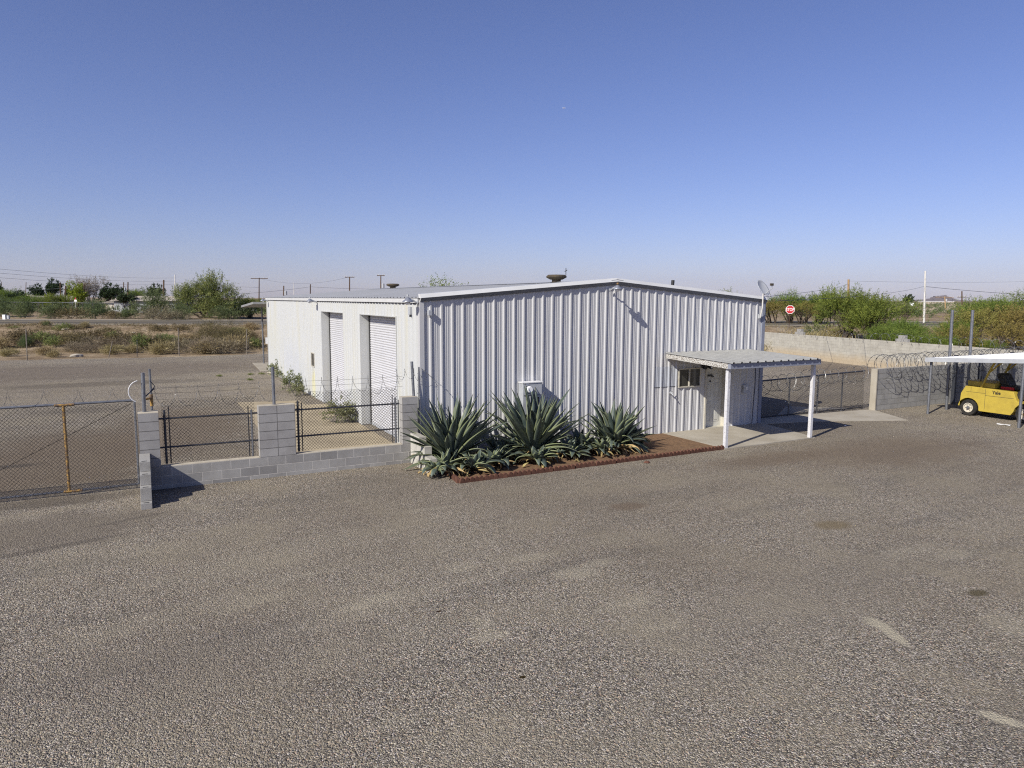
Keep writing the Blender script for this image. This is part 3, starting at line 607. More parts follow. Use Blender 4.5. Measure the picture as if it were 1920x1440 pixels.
# back porch at the far end
pc = root('porch_cover', (6, 28, 0), 'metal canopy on a thin steel post at the far end of the warehouse', 'canopy')
c_ = at(478, 571, 3.72)
MB().prism([(25.2, 3.98), (30.6, 3.72), (30.6, 3.60), (25.2, 3.86)], -.75, 11.6, 'x').build('roof_sheet', MT['awning'], pc)
for x in (.45, 5.8, 11.2): MB().tube([(x, 30.3, .0), (x, 30.3, 3.64)], .05, 10).build('post', MT['steel'], pc)
MB().box((-.12, 25.16, 1.6), (-.02, 25.35, 1.95)).build('switch_box', MT['white'], pc)
# ------------------------------------------------------------------ block walls
def mesh_wires(b, P, a0, a1, z0, z1, pitch=.076, r=.0038):     # chain-link: two families of diagonal wires, 3-sided
    vs = b.v; w_, h_ = a1-a0, z1-z0
    for sgn in (1, -1):
        k = -h_
        while k < w_:
            # line a = a0+k+t , z = z0+t
            t0, t1 = max(0, -k), min(h_, w_-k)
            if t1-t0 > .01:
                p0 = (a0+k+t0, z0+t0); p1 = (a0+k+t1, z0+t1)
                if sgn < 0: p0 = (a0+a1-p0[0], p0[1]); p1 = (a0+a1-p1[0], p1[1])
                o_ = .003*sgn; n = .7071*r
                A = [(p0[0]-sgn*n, o_, p0[1]+n), (p0[0]+sgn*n, o_, p0[1]-n), (p0[0], o_+r*1.4, p0[1])]
                B = [(p1[0]-sgn*n, o_, p1[1]+n), (p1[0]+sgn*n, o_, p1[1]-n), (p1[0], o_+r*1.4, p1[1])]
                b.add([P(*q) for q in A+B], [(0, 1, 4, 3), (1, 2, 5, 4), (2, 0, 3, 5)])
            k += pitch
fw = root('block_wall', (-3.3, -.15, 0), 'low grey block wall with three taller pillars in front of the fence', 'block wall')
MB().box((-6.54, -.25, -.12), (-.20, -.055, .50)).build('low_wall', MT['cmu'], fw)
MB().box((-6.14, -.245, .500), (-4.085, -.06, .508)).box((-3.245, -.245, .500), (-.605, -.06, .508)).build('cap', MT['mortar_cap'], fw)
for q_, (x0, x1, y1) in enumerate(((-6.55, -6.15, .15), (-4.07, -3.255, .0), (-.60, -.19, .0))):
    MB().box((x0, -.252, .5), (x1, y1, 1.705)).build('pillar', MT['cmu_stack%d' % q_], fw)
    MB().box((x0+.002, -.249, 1.7055), (x1-.002, y1-.002, 1.712)).build('pillar_cap', MT['mortar_cap'], fw)
# stepped wing of loose-looking blocks towards the viewer
b = MB(); bh = MB()
steps = [(-1.80, -.15, .125), (-1.62, .128, .40), (-1.40, .403, .62), (-1.12, .623, .83)]
for k, (y, z0, z1) in enumerate(steps):
    b.box((-6.57+.004*k, y, z0), (-6.365+.003*k, -.254, z1))
    if k < 4: bh.box((-6.52, y+.03, z1+.0005), (-6.42, y+.075, z1+.004))
b.build('wing_wall', MT['block'], fw, bevel=.006); bh.build('block_hollow', MT['dark'], fw)
pw = root('block_planter', (-.3, -1, 0), 'pale stepped block planter wall beside the leftmost agave', 'planter wall')
MB().box((-.40, -.90, -.1), (-.205, -.256, .78)).box((-.401, -1.28, -.1), (-.205, -.901, .60)).box((-.402, -1.68, -.1), (-.205, -1.281, .38)).build('wall', MT['cmu_planter'], pw, bevel=.005)
# loose block inside the fence
one(MB().box((-.92, .12, .02), (-.52, .32, .22)).build('concrete_block', MT['block'], bevel=.008), 'single loose concrete block lying inside the fence next to the right pillar', 'block')
# ---- fence panels between the pillars
def fence_panel(x0, x1, y, label, posts):
    fr = root('chain_link_fence', ((x0+x1)/2, y, .5), label, 'fence', 'chain link panels between the block pillars')
    for z in (1.53, .88): MB().tube([(x0-.06, y, z), (x1+.06, y, z-.01)], .021, 8).build('rail', MT['darksteel'], fr)
    for x, r, m, z1 in posts: MB().tube([(x, y, .508), (x, y, z1)], r, 10).build('post', MT[m], fr)
    b = MB(); mesh_wires(b, lambda a, o, z: (a, y-.02+o, z), x0+.06, x1-.06, .53, 1.93)
    b.build('wire_mesh', MT['wire'], fr)
    # three strands above
    b = MB()
    for z in (1.96, 2.10, 2.22): b.tube([(x0-.1, y, z), ((x0+x1)/2, y, z-.015), (x1+.1, y, z)], .0035, 4)
    b.build('strand', MT['wire'], fr)
fence_panel(-6.15, -4.07, .02, 'left chain link panel between the two left pillars', [(-6.03, .026, 'darksteel', 1.72), (-5.94, .013, 'darksteel', 1.80), (-4.20, .026, 'steel', 1.60), (-4.27, .013, 'darksteel', 1.70)])
fence_panel(-3.255, -.60, .02, 'right chain link panel in front of the first roller door', [(-3.14, .026, 'darksteel', 1.74), (-3.05, .013, 'darksteel', 1.70), (-.70, .028, 'steel', 1.68), (-.62, .012, 'darksteel', 1.62), (-.78, .012, 'darksteel', 1.76)])
# ---- pipes standing on the pillars
def pipe(p0, p1, r, label, m='steel'):
    o = MB().tube([p0, p1], r, 12).build('steel_pipe', MT[m]); one(o, label, 'pipe', 'steel pipes rising from the pillars'); return o
pipe((-6.42, 0, 1.71), (-6.405, 0, 2.57), .042, 'thick galvanised pipe on top of the leftmost pillar')
pipe((-3.70, -.1, 1.71), (-3.705, -.08, 2.60), .036, 'galvanised pipe on top of the middle pillar')
pipe((-.25, -.12, 1.71), (-.27, -.06, 2.60), .036, 'galvanised pipe on top of the right pillar')
pipe((-.12, -.14, .0), (-.10, -.10, 2.45), .017, 'thin pipe between the right pillar and the warehouse corner')
r_ = root('gate_post', (-6.25, .2, 0), 'thin galvanised gate post with rusty yellow hinge behind the leftmost pillar', 'gate post')
MB().tube([(-6.25, .22, 0), (-6.27, .22, 2.63)], .026, 10).build('post', MT['steel'], r_)
MB().tube([(-6.262, .22, 1.80), (-6.265, .22, 2.06)], .036, 10).tube([(-6.44, .08, 1.97), (-6.27, .20, 1.98)], .025, 8).build('hinge', MT['rustyel'], r_)
# ---- big gate at the left
gt = root('rolling_gate', (-9, .06, 0), 'wide chain link gate with a rusty yellow upright at the left edge', 'gate')
GX0, GX1, GY = -12.6, -6.62, .06
MB().tube([(GX0, GY, 1.94), (GX1, GY, 1.97)], .027, 10).build('top_rail', MT['steel'], gt)
MB().tube([(GX0, GY, .09), (GX1, GY, .10)], .024, 10).build('bottom_rail', MT['steel'], gt)
MB().tube([(-7.92, GY-.01, .09), (-7.92, GY-.01, 1.96)], .03, 10).tube([(-8.08, GY-.012, 1.95), (-7.72, GY-.012, 1.952)], .031, 10).tube([(-8.02, GY-.012, .095), (-7.68, GY-.012, .097)], .029, 10).build('upright', MT['rustyel'], gt)
for q_ in (GX1+.02, GX0): MB().tube([(q_, GY, .1), (q_, GY, 1.96)], .024, 10).build('end_post', MT['steel'], gt)
MB().tube([(-10.2, GY-.02, .12), (-6.68, GY-.02, 1.9)], .007, 5).build('brace_rod', MT['wire'], gt)
b = MB(); mesh_wires(b, lambda a, o, z: (a, GY-.035+o, z), GX0+.02, GX1-.02, .1, 1.93, .078); b.build('wire_mesh', MT['wire'], gt)
# ------------------------------------------------------------------ razor wire
rng = random.Random(5)
def barbed(pts, name, r=.0045, barb=.04, step=.09, m='razor'):
    b = MB(); b.tube(pts, r, 3, cap=False); acc = 0
    for p, q in zip(pts[:-1], pts[1:]):
        p = Vector(p); q = Vector(q); d = q-p; L = d.length
        if L < 1e-6: continue
        dn = d/L; t = (step-acc) % step
        while t < L:
            c = p+dn*t; s = dn.orthogonal().normalized(); s.rotate(Matrix.Rotation(rng.random()*6.3, 4, dn)); 
            b.add([c-dn*barb*.55-s*barb*.35, c+s*.004, c+dn*barb*.55-s*barb*.35, c+dn*barb*.5+s*barb*.35, c, c-dn*barb*.5+s*barb*.35], [(0, 1, 2), (3, 4, 5)])
            t += step
        acc = (acc+L) % step
    return b.build(name, MT[m])
def coil(p0, p1, rad, pitch, per=14, jit=.12, flat=1., sag=0.):
    p0, p1 = Vector(p0), Vector(p1); ax = p1-p0; L = ax.length; ax.normalize()
    s = ax.cross(Vector((0, 0, 1))).normalized(); u = s.cross(ax); n = int(L/pitch*per); pts = []; rj = rad; ph = 0; oj = Vector((0, 0, 0)); tj = 0
    for i in range(n+1):
        if i % per == 0: tr = rad*(1+jit*rng.uniform(-1, 1)); to = Vector((rng.uniform(-1, 1), rng.uniform(-1, 1), rng.uniform(-1, 1)))*jit*rad; tt = rng.uniform(-.5, .5)
        rj += (tr-rj)*.15; oj += (to-oj)*.12; tj += (tt-tj)*.1
        a = 2*math.pi*i/per; t = i/per*pitch
        tilt = .5*rad*math.sin(a)*tj
        pts.append(p0+ax*(t+tilt)+s*math.cos(a)*rj*flat+u*(math.sin(a)*rj-sag*math.sin(math.pi*t/L))+oj)
    return pts
def drape(x0, x1, y, ztop, amp, pitch, skew=0.):      # stretched flat coil: hanging loops with sharp tops
    pts = []; n = int((x1-x0)/pitch*14); rj = 1
    for i in range(n+1):
        t = i/14.; k = math.floor(t); fr = t-k
        a = amp*(1+.12*math.sin(k*2.7)); pts.append((x0+t*pitch-.05*pitch*math.sin(2*math.pi*fr), y+.10*math.cos(2*math.pi*fr), ztop-skew*(t*pitch)-a*math.sin(math.pi*fr)**.5))
    return pts
one(barbed(drape(-3.3, -.55, .02, 2.28, .42, .385), 'razor_wire', .0052, .026, .12), 'razor wire hanging in loops above the fence panel before the roller door', 'razor wire')
one(barbed(drape(-6.2, -3.6, .02, 2.24, .42, .44), 'razor_wire', .0042, .026, .12), 'thin razor wire hanging in loops above the left fence panel', 'razor wire')
one(barbed(drape(-12.6, -6.6, .06, 2.28, .36, .62), 'razor_wire', .0038, .018, .12), 'thin stretched razor wire above the wide gate', 'razor wire')
one(barbed(coil((-.72, .0, 2.26), (-.05, -.02, 2.28), .17, .22, 16, .3), 'razor_wire', .004, .03, .08), 'small bunched razor coil at the pipe on the right pillar', 'razor wire')
one(barbed([(.0, -.05, 2.4), (.2, -.2, 2.2), (.35, -.3, 1.95), (.3, -.4, 1.75)], 'razor_wire', .005, .04, .08), 'short loose end of razor wire beside the warehouse corner', 'razor wire')
b = MB(); pa = [(-6.46+.22*math.cos(a)-.02, -.06, 2.17+.24*math.sin(a)) for a in np.linspace(R(100), R(245), 14)]
b.tube(pa, .011, 6); one(b.build('plastic_hose', MT['white']), 'curved white strip hanging left of the pipe on the leftmost pillar', 'hose')
b = MB(); b.tube([(-6.3, .1, 2.12), (-6.18, .1, 2.25), (-6.28, .12, 2.38)], .01, 5); b.tube([(-6.38, .0, 2.05), (-6.2, .1, 2.2)], .013, 5); one(b.build('bent_strap', MT['darksteel']), 'bent dark strap between the two pipes behind the leftmost pillar', 'strap')
# ------------------------------------------------------------------ terracotta edging
eb = None
def edging(p0, p1, label):
    p0, p1 = np.array(p0), np.array(p1); d = p1-p0; L = np.linalg.norm(d); ang = math.atan2(d[1], d[0])
    b = MB(); n = 5; w1 = L/n; poly = [(0, 0)]
    for k in range(n):
        for j in range(7):
            a = math.pi*(1-j/6.); poly.append((w1*(k+.5)+w1*.47*math.cos(a), .045+.085*math.sin(a)))
    poly.append((L, 0)); b.prism(poly, -.03, .03, 'y')
    o = b.build('edging_piece', MT['terra'], bevel=.006); o.location = (p0[0], p0[1], .0); o.rotation_euler = (R(rng.uniform(-8, 8)), R(rng.uniform(-1, 1)), ang+R(rng.uniform(-1.5, 1.5)))
    tag(o, label, 'garden edging', 'terracotta edging round the agave bed'); return o
A0, A1 = np.array([-.10, -2.72]), np.array([8.08, -2.60]); ne = 13
for k in range(ne):
    edging(A0+(A1-A0)*(k+.01)/ne, A0+(A1-A0)*(k+.985)/ne, 'scalloped terracotta edging piece in the long front row along the gravel')
edging((-.12, -2.70), (-.07, -2.18), 'scalloped terracotta edging piece turning back at the left end, nearest the viewer')
edging((-.07, -2.16), (-.04, -1.78), 'scalloped terracotta edging piece at the left end, close to the planter wall')
# ------------------------------------------------------------------ agaves
def agave(name, c, seed, H, n_up, n_low, spread, label, dry=26, group='large agaves in the soil bed', lean=(0, 0)):
    rg = np.random.default_rng(seed); r_ = empty(name, c, 0, label, 'agave', group)
    def leaves(N, elev, Ls, Wd, curve, col, baseh, dryleaf=False, baser=.10):
        V = []; Fs = []; T = []
        for i in range(N):
            az = i*2.39996+rg.normal(0, .25); el = elev(i, N); L = Ls*rg.uniform(.78, 1.08); Wm = Wd*rg.uniform(.8, 1.15); S = 12
            hue = np.clip(col+rg.normal(0, .22), 0, 1); p = np.array([math.cos(az)*baser*rg.uniform(.3, 1.3), math.sin(az)*baser*rg.uniform(.3, 1.3), baseh*rg.uniform(.6, 1.2)])
            cv = curve*rg.uniform(.3, 1.5); tw = rg.normal(0, .25) if not dryleaf else rg.normal(0, .9); azd = rg.normal(0, (.22 if H > 1 else .6) if not dryleaf else .8); base = len(V)
            fold = rg.random() < .12; ang = el
            for k in range(S+1):
                t = k/S; a = az+azd*t*t; ang = el-cv*t*t-(1.5*max(0, t-.55) if fold else 0)
                d = np.array([math.cos(a)*math.cos(ang), math.sin(a)*math.cos(ang), math.sin(ang)])
                if k: p = p+d*L/S
                sd = np.array([-math.sin(a), math.cos(a), 0]); up = np.cross(d, sd)*-1.0
                up = np.cross(sd, d); up = up/np.linalg.norm(up)*(-1)
                sd2 = sd*math.cos(tw*t)+up*math.sin(tw*t); up2 = np.cross(d, sd2)
                prof = (0.50+.75*math.sin(min(t/.55, 1)*math.pi/2))*(1-max(0, (t-.42)/.58)**1.7)/1.25
                wv = Wm*max(prof, .012); cup = .34*wv*(1-t*.35)
                wav = 1+.05*math.sin(k*2.1+i)
                if dryleaf: cup *= 1.6; wv *= .65
                for s_, m_ in ((-1, 1), (-.55, .2), (0, 0), (.55, .2), (1, 1)):
                    V.append(p+sd2*s_*wv*.5*wav-(-up2)*cup*(m_-.2)*1.0); T.append((hue, abs(s_), t))
                # underside row keeps the leaf thick
                V.append(p-up2*wv*.10*(1-t)); T.append((hue*.6, 0, t))
            for k in range(S):
                a0 = base+k*6; b0 = a0+6
                for j in range(4): Fs.append((a0+j, a0+j+1, b0+j+1, b0+j))
                Fs += [(a0, b0, b0+5, a0+5), (a0+4, a0+5, b0+5, b0+4)]
        return np.array(V), np.array(Fs), np.array(T)
    up = leaves(n_up, lambda i, N: R(83-52*(i/N)**.9)+rg.normal(0, .09), H*.98, .20, .18, .32, .16)
    low = leaves(n_low, lambda i, N: R(rg.uniform(2, 40)), spread, .165, .95, .62, .2, baser=.18)
    V_ = np.vstack([up[0], low[0]]); V_[:, 2] = np.maximum(V_[:, 2], .035); V_[:, 0] += lean[0]*V_[:, 2]; V_[:, 1] += lean[1]*V_[:, 2]; F_ = np.vstack([up[1], low[1]+len(up[0])])
    npmesh('leaves', V_, F_, MT['agave'], np.vstack([up[2], low[2]]), r_, True)
    dd = leaves(dry, lambda i, N: R(rg.uniform(-15, 30)), spread*.72, .10, 1.3, .5, .14, True, .25); v = dd[0]; v[:, 2] = np.maximum(v[:, 2], .035+.02*rg.random(len(v)))
    t = dd[2]; t = np.stack([t[:, 0], .3+.5*t[:, 0], t[:, 2]], 1)
    npmesh('dry_leaves', v, dd[1], MT['agave_dry'], t, r_, True)
    return r_
agave('agave', (.42, -1.02, .02), 3, 1.80, 60, 34, 1.12, 'leftmost large blue-green agave, leaning over the pale planter wall', 26, lean=(.02, -.05))
agave('agave', (2.72, -1.12, .02), 8, 1.86, 62, 38, 1.2, 'tallest large agave in the middle, in front of the meter cabinet', 34)
agave('agave', (5.12, -1.45, .02), 21, 1.36, 48, 32, 1.0, 'rightmost and shortest large agave, with yellowing leaves', 40)
pups = [(-.30, -1.86, .32, 'small agave pup in the gravel at the foot of the planter wall'), (1.25, -1.75, .44, 'low agave offshoot sprawling between the left and middle agaves'),
        (.55, -2.05, .42, 'low agave offshoot in front of the leftmost agave, by the edging corner'), (1.75, -1.1, .62, 'dark low offshoot against the wall between the left and middle agaves'), (3.5, -1.7, .46, 'low agave offshoot at the right foot of the middle agave'),
        (2.35, -2.0, .38, 'low agave offshoot in front of the middle agave'), (4.15, -1.25, .62, 'spiky agave offshoot between the middle and rightmost agaves'), (5.9, -1.25, .46, 'small agave offshoot right of the rightmost agave'), (4.55, -1.75, .45, 'small agave offshoot in front and left of the rightmost agave'), (-.02, -1.75, .52, 'drooping agave offshoot at the end of the planter wall')]
for k, (x, y, h_, lb) in enumerate(pups): agave('agave', (x, y, .02), 40+k, h_, 14, 16, h_*1.25, lb, 14, 'small agave offshoots')
# ------------------------------------------------------------------ plants made of leaf sprays
def spray_cloud(rg, C, D, k, L, Wd, tl=.5):
    """C centres, D directions of small twigs; k leaves on each"""
    N = len(C); t = rg.random((N, k, 1)); D = D/np.linalg.norm(D, axis=1, keepdims=True)
    base = C[:, None]+D[:, None]*t*tl+rg.normal(0, L*.35, (N, k, 3)); d = D[:, None]*.9+rg.normal(0, .65, (N, k, 3)); d /= np.linalg.norm(d, axis=2, keepdims=True)
    r2 = rg.normal(0, 1, (N, k, 3)); s = np.cross(d, r2); s /= np.linalg.norm(s, axis=2, keepdims=True)+1e-9
    l = L*rg.uniform(.6, 1.3, (N, k, 1)); w_ = Wd*rg.uniform(.6, 1.3, (N, k, 1))
    V = np.stack([base, base+d*l*.5+s*w_*.5, base+d*l, base+d*l*.5-s*w_*.5], 2).reshape(-1, 3)
    F = np.arange(N*k*4).reshape(-1, 4); h = rg.random((N, 1, 1)); br = np.clip(.5+.17*np.sin(C[:, 0]*2.1+C[:, 2]*1.7)[:, None, None]*np.cos(C[:, 1]*1.9+C[:, 0]*.8)[:, None, None]+rg.normal(0, .2, (N, 1, 1)), 0, 1)
    T = np.concatenate([np.broadcast_to(np.clip(h+rg.normal(0, .15, (N, k, 1)), 0, 1), (N, k, 1)), np.broadcast_to(np.clip(br+rg.normal(0, .12, (N, k, 1)), 0, 1), (N, k, 1)), np.zeros((N, k, 1))], 2)
    T = np.repeat(T.reshape(-1, 3), 4, axis=0); return V, F, T
def crown_points(rg, lobes, n):
    C = []; D = []; tot = sum(l[3]*l[4]*l[5] for l in lobes)
    for lx, ly, lz, ax_, ay_, az_ in lobes:
        m = max(12, int(n*(ax_*ay_*az_)/tot)); u = rg.normal(0, 1, (m, 3)); u /= np.linalg.norm(u, axis=1, keepdims=True)
        f = .80+.22*np.sin(u[:, 0]*5+lx)*np.sin(u[:, 1]*5+ly)+.18*np.sin(u[:, 2]*7+u[:, 0]*4+lz)+rg.normal(0, .06, m)
        rr = rg.random(m)**(1/2.1)*f
        c = np.array([lx, ly, lz])+u*rr[:, None]*np.array([ax_, ay_, az_]); g_ = 2.6/max(ax_, .5)**.5
        nz = np.sin(c[:, 0]*g_+1.1*np.sin(c[:, 1]*g_*.9))+np.sin(c[:, 2]*g_*1.2+c[:, 1]*g_*.7)+rg.normal(0, .45, m); k_ = nz > -.75
        C.append(c[k_]); D.append((u*.8+np.array([0, 0, .65])+rg.normal(0, .25, (m, 3)))[k_])
    return np.vstack(C), np.vstack(D)
def make_tree(name, seed, lobes, n, k, L, Wd, leafm, barkm, stems, label=None, cat='tree', group=None, tl=.5, tr=.09, stem_n=90):
    rg = np.random.default_rng(seed); r_ = empty(name, (0, 0, 0), 0, label, cat, group)
    C, D = crown_points(rg, lobes, n); keep = C[:, 2] > .06; C = C[keep]; D = D[keep]
    V_, F_, T = spray_cloud(rg, C, D, k, L, Wd, tl); V_[:, 2] = np.maximum(V_[:, 2], .01)
    npmesh('crown', V_, F_, leafm, T, r_)
    b = MB(); rr = random.Random(seed)
    for i, lb in enumerate(lobes):
        bx, by = rr.uniform(-.15, .15)*stems, rr.uniform(-.15, .15)*stems; c = Vector(lb[:3]); p0 = Vector((bx, by, -.1)); pm = p0.lerp(c, .45)+Vector((rr.uniform(-.3, .3)*tr*4, rr.uniform(-.3, .3)*tr*4, .1))
        b.tube([p0, p0.lerp(pm, .5)+Vector((rr.uniform(-.1, .1), rr.uniform(-.1, .1), 0))*tr*5, pm, c], [tr, tr*.8, tr*.6, tr*.3], 6)
        idx_ = rg.choice(len(C), min(len(C), stem_n//len(lobes)), replace=False)
        for j in idx_:
            q = Vector(C[j]);
            if (q-c).length > max(lb[3:])*1.5: continue
            s_ = pm.lerp(c, rr.uniform(.1, 1)); mid = s_.lerp(q, .5)+Vector((0, 0, -.06*(q-s_).length)); b.tube([s_, mid, q], [tr*.22, tr*.14, tr*.05], 3, cap=False)
    b.build('trunk', barkm, r_)
    return r_
def lob(rr, w_, h_, n, base=.25, d_=None):
    d_ = d_ or w_; o = []
    for i in range(n):
        a = rr.uniform(0, 6.28); q = rr.uniform(.15, .6); x = math.cos(a)*w_*.5*q; y = math.sin(a)*d_*.5*q; s = rr.uniform(.24, .36)
        hz = h_*(base+(1-base)*rr.uniform(.3, .85-(.3*q))); o.append((x, y, hz, w_*s, d_*s, min(h_*.32*rr.uniform(.7, 1.2), hz*.95)))
    return o
def place(o, p, s=1., rz=0., sz=None, label=None, first=None, group=None):
    o.location = (p[0], p[1], p[2]); o.scale = (s, s, sz or s); o.rotation_euler = (0, 0, rz)
    if label: o['label'] = label
    if group: o['group'] = group
    return o
rr = random.Random(11)
# prototypes -------------------------------------------------
PROTO = {}
def proto(key, *a, **k):
    PROTO[key] = [make_tree(*a, **k), False]
proto('mesq_a', 'mesquite_tree', 101, lob(rr, 6.0, 4.2, 10, .22), 1050, 34, .14, .045, FO['mesquite'], MT['bark'], 3, cat='tree', tl=1.05, tr=.10)
proto('mesq_b', 'mesquite_tree', 102, lob(rr, 6.4, 4.0, 11, .18), 1050, 34, .14, .045, FO['mesquite'], MT['bark'], 3, cat='tree', tl=1.0, tr=.10)
proto('airy', 'mesquite_tree', 103, lob(rr, 5.0, 4.4, 8, .42), 300, 16, .16, .06, FO['mesquite'], MT['bark'], 3, cat='tree', tl=1.0, tr=.08, stem_n=160)
proto('olive', 'olive_brown_tree', 104, lob(rr, 5.6, 4.2, 8, .42), 480, 22, .15, .055, FO['olive'], MT['bark'], 3, cat='tree', tl=.8, tr=.10, stem_n=150)
proto('verde', 'palo_verde_tree', 105, [(-2.4, 0, 2.2, 1.7, 1.6, 1.4), (-3.4, .2, 1.7, 1.3, 1.2, 1.2), (-1.0, .3, 2.8, 1.6, 1.6, 1.7), (.4, -.2, 3.6, 1.5, 1.6, 2.0), (1.9, 0, 3.8, 1.5, 1.5, 1.9), (2.9, .2, 2.4, 1.3, 1.5, 1.3), (.4, .3, 1.4, 2.2, 1.8, 1.3), (2.2, -.3, 1.6, 1.7, 1.5, 1.2)], 1350, 28, .24, .055, FO['paloverde'], MT['bark'], 3, cat='tree', tl=1.1, tr=.14)
proto('round', 'desert_bush', 106, [(0, 0, 1.5, 1.9, 1.7, 1.5), (-1.0, .2, 1.2, 1.3, 1.3, 1.1), (1.1, 0, 1.2, 1.3, 1.3, 1.1), (.2, .2, 2.4, 1.1, 1.1, 1.0)], 520, 26, .17, .045, FO['greygreen'], MT['greybark'], 2, cat='bush', tl=.8, tr=.06)
proto('dark', 'dark_tree', 107, lob(rr, 5, 5.2, 8, .35), 420, 26, .26, .14, FO['dark'], MT['bark'], 2, cat='tree', tl=.4, tr=.14)
proto('lime', 'lime_green_tree', 108, lob(rr, 5, 5.2, 7, .3), 360, 26, .3, .12, FO['lime'], MT['bark'], 2, cat='tree', tl=.6, tr=.12)
proto('bare', 'bare_grey_tree', 109, lob(rr, 7, 5.4, 9, .45), 420, 18, .28, .04, FO['twig'], MT['greybark'], 2, cat='tree', tl=.9, tr=.14, stem_n=200)
proto('creo', 'creosote_bush', 110, [(0, 0, .65, .8, .8, .6), (-.5, .1, .5, .6, .6, .45), (.5, 0, .55, .6, .6, .5)], 210, 18, .10, .03, FO['greygreen'], MT['greybark'], 3, cat='bush', tl=.5, tr=.02, stem_n=50)
proto('shrub', 'desert_bush', 117, [(0, 0, 1.0, 1.5, 1.3, 1.0), (-1.0, .1, .7, 1.1, 1.1, .7), (1.0, 0, .8, 1.1, 1.0, .8), (.2, .1, 1.5, .9, .9, .7)], 560, 26, .13, .035, FO['greygreen'], MT['greybark'], 3, cat='bush', tl=.6, tr=.03, stem_n=80)
proto('bscr', 'brown_scrub', 111, [(0, 0, .45, .85, .7, .42), (-.5, .1, .35, .6, .6, .33), (.6, 0, .38, .6, .6, .35)], 190, 18, .10, .03, FO['brownscrub'], MT['greybark'], 3, cat='bush', tl=.4, tr=.018, stem_n=50)
proto('gscr', 'green_scrub', 112, [(0, 0, .38, .75, .7, .36), (.5, 0, .3, .5, .5, .28)], 160, 20, .08, .035, FO['paloverde'], MT['greybark'], 3, cat='bush', tl=.25, tr=.018, stem_n=40)
proto('dead', 'dead_brush', 113, [(0, 0, .4, 1.1, .8, .4), (.8, 0, .35, .8, .7, .35), (-.8, .1, .3, .7, .6, .3)], 170, 16, .26, .018, FO['twig'], MT['greybark'], 3, cat='bush', tl=.5, tr=.02, stem_n=110)
proto('straw', 'dry_grass_clump', 114, [(0, 0, .25, .55, .5, .30), (.4, .1, .22, .4, .4, .25)], 110, 20, .26, .018, FO['straw'], MT['greybark'], 3, cat='grass clump', tl=.2, tr=.01, stem_n=10)
proto('reed', 'tall_brown_shrub', 115, [(0, 0, 1.3, 1.3, 1.0, 1.3), (1.1, .2, 1.0, 1.1, 1.0, 1.0), (-1.1, .1, 1.0, 1.0, .9, 1.0), (.2, -.3, .7, 1.6, .9, .6)], 420, 20, .26, .022, FO['brownscrub'], MT['greybark'], 3, cat='bush', tl=.9, tr=.025, stem_n=120)
proto('sage', 'leafy_weed', 116, [(0, 0, .36, .34, .32, .32), (-.22, .05, .26, .26, .24, .22), (.24, 0, .28, .26, .24, .24)], 70, 16, .075, .032, FO['sage'], MT['greybark'], 3, cat='weed', tl=.18, tr=.010, stem_n=40)
def put(key, p, s=1., rz=0., sz=None, label=None, group=None):
    o, used = PROTO[key]
    if used: o = copy_tree(o)
    else: PROTO[key][1] = True
    return place(o, p, s, rz, sz, label, None, group)
def gp_(px, py, z=None):       # ground point seen there
    zz = 0.
    for _ in range(30): p = at(px, py, zz); zz = .5*zz+.5*float(hgt(p[0], p[1]))
    return p[0], p[1], zz
def far(px, dist, sink=0.):        # ground point below that column at that depth
    p = ad(px, 600, dist); return (p[0], p[1], float(hgt(p[0], p[1]))-sink)
YV = -YAW
G_L = 'desert bushes along the far side of the road'
put('verde', far(384, 92), 1.08, YV, 1.0, 'big feathery palo verde tree across the road, left of the warehouse')
put('round', far(283, 90), 1.22, YV, 1.12, 'large rounded grey-green bush left of the big palo verde', G_L)
put('round', far(176, 92), .95, 1.0, .70, 'domed green bush across the road below the bare grey tree', G_L)
put('shrub', far(102, 90), .85, .4, .95, 'dark green roadside bush between the pale dirt patches', G_L)
put('shrub', far(45, 92), .95, 1.4, 1.05, 'tall grey-green bush near the left edge of the view', G_L)
put('shrub', far(8, 96), 1.1, 2.2, 1.2, 'bush cut off by the left edge of the view', G_L)
put('bscr', far(135, 88), 1.7, .4, 1.5, 'brown scrub bush right of the dark green roadside bush', G_L)
put('bscr', far(216, 90), 1.5, 1.9, 1.0, 'low brown scrub left of the large rounded bush', G_L)
put('dead', far(292, 84.5), 1.5, YV, 1.5, 'grey heap of dead brush at the foot of the large rounded bush', G_L)
put('dead', far(325, 84.5), 1.1, .2, 1., 'smaller heap of dead brush left of the palo verde trunk', G_L)
put('shrub', far(238, 90), .6, .9, .6, 'light green bush at the left foot of the large rounded bush', G_L)
put('mesq_b', far(470, 96), .85, .8, .62, 'dark green thicket across the road beside the far end of the warehouse', G_L)
put('round', far(446, 92), .75, .3, .55, 'green bush right of the big palo verde', G_L)
put('shrub', far(340, 88), .9, 2., .85, 'bush filling the left foot of the big palo verde', G_L)
put('shrub', far(420, 89), .85, 3., .75, 'bush at the right foot of the big palo verde', G_L)
G_M = 'trees among the distant houses'
